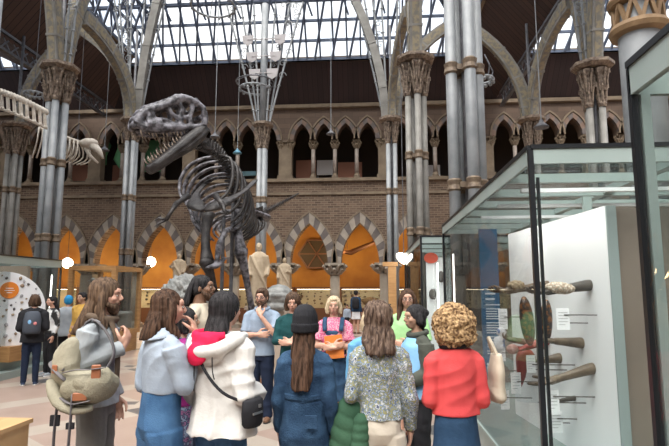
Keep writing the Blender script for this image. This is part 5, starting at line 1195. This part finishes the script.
for c_, d_ in (((.36, -.25, .88), (.02, .06, .07)), ((.43, -.12, .86), (.02, .05, .04))): mb = MB(); mb.box(c_, d_); mb.build('buckle', M_blackc, bp, False)
for P in ([(.10, -.36, 1.26), (.24, -.36, 1.24), (.335, -.28, 1.20), (.36, -.2, 1.14)], [(.36, -.22, 1.19), (.40, -.12, 1.215), (.425, -.02, 1.22), (.40, .08, 1.23)], [(.37, -.22, 1.03), (.43, -.12, 1.00), (.44, .0, 1.02)]):
    mb = MB(); mb.tube(resample(P, 10), .014, 6, flat=.3); mb.build('seam_tape', MATS['grey_webbing'], bp, False, True)
mb = MB(); mb.ell((.385, -.06, 1.12), (.06, .09, .07)); o = mb.build('front_pocket', M_khaki, bp, False); remesh(o, .01, 1, folds(.004, 2))
# woman in pale blue shirt
def cuff_collar(t, k, hp, Mh, J, _):
    mb = MB(); mb.rings([[((r + .0) * k * math.sin(a), (-.006 - r * .92 * math.cos(a)) * k, (z - .006 * math.cos(a * 2)) * k) for a in [2 * math.pi * i / 24 for i in range(24)]] for r, z in ((.050, .855), (.066, .832), (.078, .822), (.076, .817), (.05, .835))]); mb.build('collar', M_ltblue, t, False, True)
person('woman in a pale blue shirt and jeans holding her hand to her mouth', 163, 3.45, 1.75, -46, top=M_ltblue, topkw=dict(hem=.622, inf=.014, hemw=1.08, name='shirt', fold=.006, sl=.014), bottom=M_jean, botkw=dict(waist=.645, thigh=.070, knee=.064, cuff=.060, hipw=1.04, name='jeans', inf=.012), hair=HB, hairkw=dict(end=.815, w=.052, d=.038, amp=.003, wav=.3, n=30, side=.82), arms=(((.118, .035, .655), (.048, .108, .825), (-.30, -.12, .95), (-.6, -.6, 0), .9), 'bent'), head=(-12, -3), extras=(cuff_collar,), shoe='low', seed=2)
# dark haired woman behind
person('small dark haired woman in a magenta top behind the pale blue shirt', 183, 4.3, 1.60, -60, top=M_mag, topkw=dict(hem=.52, name='top'), bottom=M_legg, botkw=dict(thigh=.056, cuff=.03), hair=HBL, hairkw=dict(kind='bob', puff=1.06, tie=1), arms=('bent', 'bent'), head=(-10, 0), shoe='low', seed=3, skin_=SK2)
# woman in the white raincoat
def hood(t, k, hp, Mh, J, _):
    mb = MB(); mb.tube(resample([(-.075 * k, .035 * k, .835 * k), (-.100 * k, -.03 * k, .835 * k), (-.07 * k, -.095 * k, .80 * k), (0, -.115 * k, .785 * k), (.07 * k, -.095 * k, .80 * k), (.100 * k, -.03 * k, .835 * k), (.075 * k, .035 * k, .835 * k)], 20), [.018 * k] * 3 + [.026 * k] * 14 + [.018 * k] * 3, 12); mb.ell((0, -.085 * k, .775 * k), (.075 * k, .035 * k, .045 * k)); o = mb.build('hood', M_wcoat, t, False); remesh(o, .01, 2, folds(.004, 4))
    mb = MB(); mb.ell((-.012 * k, -.088 * k, .815 * k), (.068 * k, .034 * k, .045 * k)); mb.ell((-.025 * k, -.120 * k, .775 * k), (.052 * k, .018 * k, .045 * k)); mb.tube(resample([(-.07 * k, .0, .85 * k), (-.085 * k, -.06 * k, .842 * k), (-.02 * k, -.10 * k, .838 * k), (.06 * k, -.06 * k, .842 * k)], 10), .018 * k, 8); o = mb.build('hood_lining', M_pink, t, False); remesh(o, .009, 2, folds(.004, 6))
    for s, l in ((-.035, .64), (.045, .69)):
        mb = MB(); mb.tube(resample([(s * k, -.115 * k, .79 * k), (s * 1.1 * k, -.115 * k, .72 * k), (s * 1.2 * k, -.108 * k, l * k)], 8), .0022 * k, 5); mb.build('drawstring', M_blackc, t, False)
wc_ = person('woman in an off white raincoat with pink hood lining seen from behind', 223, 3.5, 1.73, -24, top=M_wcoat, topkw=dict(hem=.478, inf=.042, hemw=1.14, w=1.02, name='raincoat', fold=.011, sl=.022, drape=.75), bottom=M_jean, botkw=dict(thigh=.062, knee=.05, cuff=.045, name='jeans'), hair=HBL, hairkw=dict(end=.82, w=.058, d=.040, amp=.002, puff=1.12), arms=('bent', 'pocket'), head=(-6, 0), extras=(hood,), shoe='low', seed=4, wide=1.0)
cbg = bag_on(wc_, 'crossbody_bag', 'small black crossbody bag on the hip of the raincoat woman', 'bag'); mb = MB(); mb.loft([(z, .275, -.03, a, b) for z, a, b in ((.90, .04, .07), (.92, .052, .085), (.99, .055, .09), (1.06, .05, .085), (1.075, .035, .065))], 18); mb.build('pouch', M_blackc, cbg, False, True)
mb = MB(); mb.tube(resample([(-.14, -.04, 1.475), (-.10, -.155, 1.40), (.02, -.20, 1.25), (.16, -.185, 1.12), (.26, -.08, 1.05)], 18), .0095, 6, flat=.5); mb.build('strap', M_blackc, cbg, False, True)
mb = MB(); mb.box((.33, -.05, .99), (.01, .09, .012)); mb.box((.33, -.03, 1.03), (.012, .02, .02)); mb.build('zip', mat('zip_metal', (.4, .4, .4), .3, .8), cbg, False)
# man with dreadlocks
def locks(t, k, hp, Mh, J, _):
    rnd = random.Random(9)
    for i in range(16):
        a = R(35 + i * 7.3); c = hp(.048 * math.cos(a), -.054 * math.sin(a) - .012, .02); c2 = hp(.056 * math.cos(a), -.074 * math.sin(a) - .018, -.05); mb = MB(); mb.tube(resample([hp(.02 * math.cos(a), -.03 * math.sin(a) - .01, .060), c, c2, c2 + Vector((0, -.015, -.06 - .05 * rnd.random()))], 8), .010 * k, 6); mb.build('dreadlock', HBL, t, False, True)
person('man with dark dreadlocks and cream jacket turned to the right', 199, 5.3, 1.90, -90, sex='m', skin_=SK3, top=M_cream2, topkw=dict(name='jacket', inf=.022), bottom=M_jeansd, hair=HBL, hairkw=dict(kind='short', puff=1.0, amp=.002), extras=(locks, beard(HD, .8)), seed=5, shoe='low')
# bearded man in polo
person('bearded man with glasses in a blue grey polo shirt hand at chin', 262, 7.2, 1.77, 172, sex='m', top=M_poloc, topkw=dict(hem=.49, name='polo_shirt', inf=.014), sleeve=.42, bottom=M_jeansd, botkw=dict(waist=.58), hair=HD, hairkw=dict(kind='short', puff=1.03, front=1, amp=.003, n=18), arms=('cross', 'chin'), head=(0, -6), extras=(beard(HD, 1.1), glasses, collar(M_poloc)), shoe='low', shoec=M_shoebr, seed=6)
# teal woman
person('curly dark haired woman in a dark teal top behind the beanie', 293, 6.9, 1.70, 176, top=M_teal2, topkw=dict(hem=.5), bottom=M_jean, botkw=dict(name='jeans'), hair=HD, hairkw=dict(kind='bob', puff=1.16, amp=.005, wav=1.2), arms=('cross', 'cross2'), sleeve=.8, head=(8, -12), shoe='low', seed=7)
# woman with beanie
def beanie(t, k, hp, Mh, J, _):
    mb = MB(); mb.loft([(z * k, 0, c * k, a * k, b * k) for z, c, a, b in ((.928, -.004, .052, .062), (.955, -.004, .055, .066), (.985, -.006, .053, .062), (1.010, -.008, .044, .050), (1.028, -.010, .028, .032), (1.034, -.010, .010, .012))], 26); o = mb.build('beanie', M_blackc, t, False); remesh(o, .007, 1, lambda c: .0018 * np.sin(np.arctan2(c[:, 0], c[:, 1]) * 30))
    mb = MB(); mb.loft([(z * k, 0, -.004 * k, a * k, b * k) for z, a, b in ((.914, .050, .060), (.918, .058, .069), (.95, .0595, .0705), (.956, .054, .064))], 26); q = mb.build('folded_cuff', M_blackc, o, False); remesh(q, .007, 1, lambda c: .0016 * np.sin(np.arctan2(c[:, 0], c[:, 1]) * 36))
def beltseam(t, k, hp, Mh, J, _):
    mb = MB(); mb.loft([(z * k, 0, 0, .074 * k + .026, .06 * k + .022) for z in (.645, .65, .662, .667)], 32); mb.build('waistband', M_denim, t, False, True)
    mb = MB(); mb.tube([(0, -.094 * k, .64 * k), (0, -.105 * k, .50 * k)], .002, 5); mb.box((.045 * k, -.095 * k, .57 * k), (.05 * k, .012, .05 * k)); mb.build('seam_and_pocket', M_denim, t, False)
bw = person('woman in a black beanie and blue denim boiler suit seen from behind', 305, 3.6, 1.60, -4, top=M_denim, topkw=dict(hem=.635, inf=.013, name='boiler_suit_top', hemw=1.06, fold=.007, sl=.010), bottom=M_denim, botkw=dict(waist=.66, thigh=.064, knee=.055, cuff=.052, hipw=1.1, inf=.016, name='boiler_suit_legs', fold=.005), hair=HB, hairkw=dict(end=.685, w=.054, d=.028, amp=.005, wav=1.2, n=16), arms=(((.108, -.015, .635), (.112, .035, .50), (0, .15, -1), (-1, 0, 0), .5),) * 2, extras=(beanie, beltseam), shoe='low', seed=8, wide=.88)
# blonde woman with folder
def dungaree(t, k, hp, Mh, J, _):
    mb = MB(); mb.loft([(z * k, 0, 0, a * k, b * k) for z, a, b in ((.58, .096, .076), (.66, .092, .073), (.74, .093, .078), (.755, .085, .074))], 24); 
    for s in (-1, 1): mb.tube(resample([(s * .06 * k, .075 * k, .75 * k), (s * .065 * k, .06 * k, .80 * k), (s * .066 * k, 0, .845 * k), (s * .06 * k, -.06 * k, .79 * k), (s * .055 * k, -.075 * k, .74 * k)], 12), .017 * k, 8, flat=.4)
    mb.build('pinafore_bib', M_denim, t, False, True)
bl = person('blonde woman in a denim pinafore over a pink print top, arms crossed', 334, 6.64, 1.66, 178, top=M_pinkp, topkw=dict(hem=.56, name='blouse'), sleeve=.38, bottom=M_denim, botkw=dict(kind='skirt', waist=.60, end=.245, flare=1.18, name='pinafore_skirt'), hair=HY, hairkw=dict(kind='bob', puff=1.1, front=1, amp=.004, wav=.6, bobz=-.058), arms=('cross', 'cross2'), head=(4, -2), extras=(dungaree,), shoe='low', shoec=M_shoenavy, sole=M_sole, seed=9)
fo = bag_on(bl, 'folder', 'orange folder hugged by the blonde woman', 'folder'); mb = MB(); mb.box((-.02, .155, 1.06), (.22, .012, .28), M=Matrix.Rotation(.12, 3, 'Y')); mb.build('cover', mat('orange_card', (.72, .22, .04), .6), fo, False); mb = MB(); mb.box((-.02, .165, 1.06), (.20, .004, .26), M=Matrix.Rotation(.12, 3, 'Y')); mb.build('sheet', mat('orange_card2', (.68, .2, .035), .6), fo, False)
# woman in patterned shirt
def sunglasses(t, k, hp, Mh, J, _):
    mb = MB(); mb.tube([hp(.05 * math.cos(a), .01 + .045 * math.sin(a), .062) for a in [i * math.pi / 10 for i in range(11)]], .003 * k, 6); mb.build('sunglasses', M_shoe, t, False)
ps = person('brown haired woman in a floral patterned shirt seen from behind', 379, 3.6, 1.66, 3, top=M_flor, topkw=dict(hem=.548, inf=.012, hemw=1.08, name='patterned_shirt', fold=.006, sl=.008), bottom=M_beige, botkw=dict(thigh=.060, knee=.052, cuff=.05, inf=.006, waist=.60), hair=HG, hairkw=dict(end=.80, w=.080, d=.045, amp=.008, wav=2.6, n=11, puff=1.14), arms=('down', ((.112, -.03, .64), (.115, .07, .58), (-.2, 1, -.1), (-.6, 0, -1), .9)), head=(-8, 0), extras=(sunglasses,), shoe='low', seed=10, wide=.86)
gj = bag_on(ps, 'quilted_jacket', 'dark green quilted jacket draped over the arm of the floral shirt woman', 'jacket'); gj.location.x += .06; mb = MB()
mb.tube(resample([(-.24, .02, 1.04), (-.265, .0, .9), (-.275, .0, .7), (-.29, -.01, .5), (-.3, 0, .38)], 12), [.05, .075, .09, .10, .11, .12, .125, .13, .13, .125, .12, .09], 18, flat=.75)
o = mb.build('body', M_quilt, gj, False); remesh(o, .009, 2, lambda c: .008 * np.abs(np.sin((c[:, 2] + .35 * c[:, 0]) * 34)) + .003 * np.sin(c[:, 1] * 30)); mb = MB(); mb.tube(resample([(-.18, -.06, .95), (-.20, -.10, .7), (-.22, -.11, .5)], 8), [.03, .05, .055, .055, .055, .055, .05, .04], 12, flat=.8); o = mb.build('sleeve', M_quilt, gj, False); remesh(o, .009, 2, lambda c: .006 * np.abs(np.sin(c[:, 2] * 60)))
# bright blue sleeve behind her
person('person in a sky blue top mostly hidden behind the floral shirt woman', 371, 4.9, 1.58, 200, top=cloth('sky_blue_top', (.14, .36, .60)), bottom=M_jeansd, hair=HY, hairkw=dict(kind='bob', puff=1.02), seed=11, arms=('down', 'down'), shoe='low')
# woman in green tee
person('woman with glasses and long hair in a mint green t shirt', 408, 6.4, 1.76, 176, top=M_green, topkw=dict(hem=.53, name='t_shirt', inf=.018), sleeve=.45, bottom=M_blackc, botkw=dict(kind='skirt', end=.27, waist=.61, flare=1.1, name='skirt'), hair=HB, hairkw=dict(end=.76, w=.05, d=.03, side=.74, amp=.002), arms=('cross', 'cross2'), head=(3, -4), extras=(glasses,), shoe='boot', seed=12)
# woman in tabard
def tabard(t, k, hp, Mh, J, _):
    mb = MB(); mb.loft([(z * k, 0, 0, a * k, b * k) for z, a, b in ((.50, .122, .094), (.60, .112, .086), (.70, .108, .09), (.78, .098, .084), (.825, .062, .058))], 28, cap=True); o = mb.build('tabard', M_tab, t, False); remesh(o, .012, 2, folds(.004, 3))
tb_ = person('woman in an olive jacket and pale blue tabard facing left', 417, 4.85, 1.61, 112, skin_=SK2, top=M_olive, topkw=dict(hem=.49, inf=.018, name='jacket', sl=.018), bottom=M_blackc, hair=HBL, hairkw=dict(kind='bob', puff=1.05, tie=1, bobz=-.04), arms=('low', 'low'), head=(6, -4), extras=(tabard, collar(M_olive, .055, .845, .016)), shoe='boot', seed=13)
mb = MB(); 
# curly haired woman
def blackcollar(t, k, hp, Mh, J, _):
    mb = MB(); mb.tube([(.050 * k * math.cos(a), (-.006 + .045 * math.sin(a)) * k, (.848 - .004 * math.sin(a)) * k) for a in [i * math.pi / 12 for i in range(25)]], .014 * k, 8); mb.build('collar', M_blackc, t, False, True)
cw = person('curly haired woman in a coral cardigan and navy skirt seen from behind', 454, 3.6, 1.63, 8, top=M_coral, topkw=dict(hem=.58, inf=.014, hemw=1.14, name='cardigan', fold=.005, sl=.009), bottom=M_navy, botkw=dict(kind='skirt', waist=.63, end=.18, flare=1.35, inf=.012, name='skirt'), hair=HC_, hairkw=dict(kind='curly', amp=.0065), arms=(((.108, -.015, .635), (.085, .105, .615), (-.5, 1, .1), (-.5, -.3, -.6), .9),) * 2, head=(10, 0), extras=(blackcollar,), shoe='low', seed=14, wide=.88)
tt = thing('tote_bag', 'cream tote bag beside the coral cardigan by the glass case', 'bag', (XA(483, 4.3, 1.2), 4.6, 1.0)); tt.location.x = cw.location.x + .30; tt.location.y = 3.72
mb = MB(); mb.loft([(z, 0, 0, a, b) for z, a, b in ((0, .04, .09), (.03, .055, .12), (.2, .05, .12), (.32, .03, .1))], 18); o = mb.build('pouch', M_cream2, tt, False); remesh(o, .01, 2, folds(.006, 5)); mb = MB(); mb.tube(resample([(0, -.07, .3), (-.05, -.02, .43), (0, .07, .3)], 8), .012, 6); mb.build('handle', M_cream2, tt, False)
# visitors at the left
def vis(label, px, Y, H, rz, **k):
    k.setdefault('vox', .011); k.setdefault('shoe', 'low'); return person(label, px, Y, H, rz, **k)
v1 = vis('visitor in black puffer jacket with a rucksack looking at the round display', 34, 9.5, 1.66, 28, top=M_blackc, topkw=dict(hem=.47, inf=.04, name='puffer_jacket', sl=.025), bottom=M_jeansd, botkw=dict(thigh=.054, knee=.042, cuff=.030, fold=.002), hair=HD, hairkw=dict(kind='bob', puff=1.08), arms=('bent', 'bent'), shoec=M_shoenavy, sole=M_sole, seed=20)
r1 = bag_on(v1, 'daypack', 'dark grey daypack with small badges on the visitor in black', 'bag'); mb = MB(); mb.loft([(z, 0, -.20, a, b) for z, a, b in ((.95, .13, .08), (1.0, .15, .10), (1.2, .15, .11), (1.33, .12, .08), (1.36, .08, .05))], 18); mb.build('main_pack', mat('daypack_grey', (.05, .06, .08), .8), r1, False, True)
mb = MB(); mb.ell((-.03, -.305, 1.17), (.03, .012, .04)); mb.build('blue_badge', M_tab, r1, False); mb = MB(); mb.ell((.06, -.30, 1.14), (.03, .012, .03)); mb.build('pink_badge', mat('badge_pink', (.6, .2, .2), .5), r1, False)
for s in (-1, 1): mb = MB(); mb.tube(resample([(s * .10, -.14, 1.34), (s * .12, 0, 1.39), (s * .12, .14, 1.25), (s * .14, .05, 1.05), (s * .12, -.14, 1.0)], 12), .018, 6, flat=.4); mb.build('strap', M_blackc, r1, False, True)
vis('black haired visitor with white and black top beside the tall left column', 52, 10.6, 1.62, 150, top=cloth('white_black_top', (.6, .6, .6), (.03, .03, .03), cs=4, lo=.48, hi=.52), bottom=M_blackc, hair=HBL, hairkw=dict(end=.78, w=.05), arms=('cross', 'down'), shoec=M_greyc, sole=M_sole, seed=21)
vis('man in a mustard coat with a dark bag strap facing the camera', 82, 10.8, 1.70, 165, sex='m', skin_=SK2, top=M_yel, topkw=dict(hem=.40, inf=.035, name='coat'), bottom=M_blackc, hair=HBL, hairkw=dict(kind='short', front=1), arms=('down', 'low'), seed=22)
vis('person in a pale grey top and bright blue beanie behind the left column', 68, 11.4, 1.62, 20, top=M_greyc, topkw=dict(hem=.45, inf=.03), bottom=M_blackc, hair=M_blueh, hairkw=dict(kind='short', puff=1.15, name='beanie', amp=.001), arms=('bent', 'bent'), seed=23)
# visitors far behind
v2 = vis('far visitor in a navy top and white skirt carrying a black rucksack', 356, 21.4, 1.74, -30, top=M_navy, topkw=dict(hem=.5, inf=.03), bottom=mat('white_skirt', (.7, .7, .72), .8), botkw=dict(kind='skirt', waist=.6, end=.33, flare=1.2), hair=HBL, hairkw=dict(kind='short'), vox=.018, detail=False, seed=24, shoec=M_shoebr)
r2 = bag_on(v2, 'rucksack', 'black rucksack on the far visitor in the white skirt', 'bag'); mb = MB(); mb.loft([(z, .1, -.2, a, b) for z, a, b in ((1.0, .12, .08), (1.1, .16, .11), (1.35, .15, .1), (1.45, .1, .06))], 14); mb.build('main_pack', M_blackc, r2, False, True)
vis('far child in pale blue beside the visitor with the white skirt', 347, 22.0, 1.15, 170, top=M_ltblue, bottom=M_blackc, hair=HD, hairkw=dict(kind='short', front=1), vox=.018, detail=False, seed=25)
vis('far visitor in dark clothes near the gallery wall at right', 391, 22.3, 1.62, 60, top=M_navy, bottom=M_blackc, hair=HD, hairkw=dict(kind='short'), vox=.018, detail=False, seed=26)

# ---------------------------------------------------------------- labels that single out the repeats by their order in view
ORD = ['first', 'second', 'third', 'fourth', 'fifth', 'sixth', 'seventh', 'eighth', 'ninth', 'tenth', 'eleventh', 'twelfth', 'thirteenth', 'fourteenth', 'fifteenth', 'sixteenth', 'seventeenth', 'eighteenth', 'nineteenth', 'twentieth', 'twenty first', 'twenty second', 'twenty third', 'twenty fourth', 'twenty fifth', 'twenty sixth', 'twenty seventh', 'twenty eighth']
def screen_x(p):
    v = RX.transposed() @ (Vector(p) - EYE); return 334.5 + F * v.x / v.y
def order(group, text, out, dz=1.0):
    L = sorted([o for o in bpy.data.objects if o.parent is None and o.get('group') == group], key=lambda o: o.location.x); n = 0
    for o in L:
        sx = screen_x(o.location + Vector((0, 0, dz)))
        if -8 < sx < 677: o['label'] = text % ORD[n]; n += 1
        else: o['label'] = out % ('left' if sx < 0 else 'right')
bpy.context.view_layer.update()
order('wide piers of the upper gallery', '%s wide buff stone gallery pier from the left', 'wide buff stone gallery pier beyond the %s edge of the picture')
order('slender columns of the upper gallery', '%s slender stone gallery column from the left', 'slender stone gallery column beyond the %s edge of the picture')
order('square stone piers of the ground arcade', '%s square stone pier from the left between striped arches', 'square stone pier beyond the %s edge of the picture')
order('ground arcade stone columns', '%s round stone arcade column from the left between striped arches', 'round arcade column beyond the %s edge of the picture')
order('lit cabinets along the corridor wall', '%s lit cream backed wall cabinet from the left behind the arches', 'lit wall cabinet beyond the %s edge of the picture')
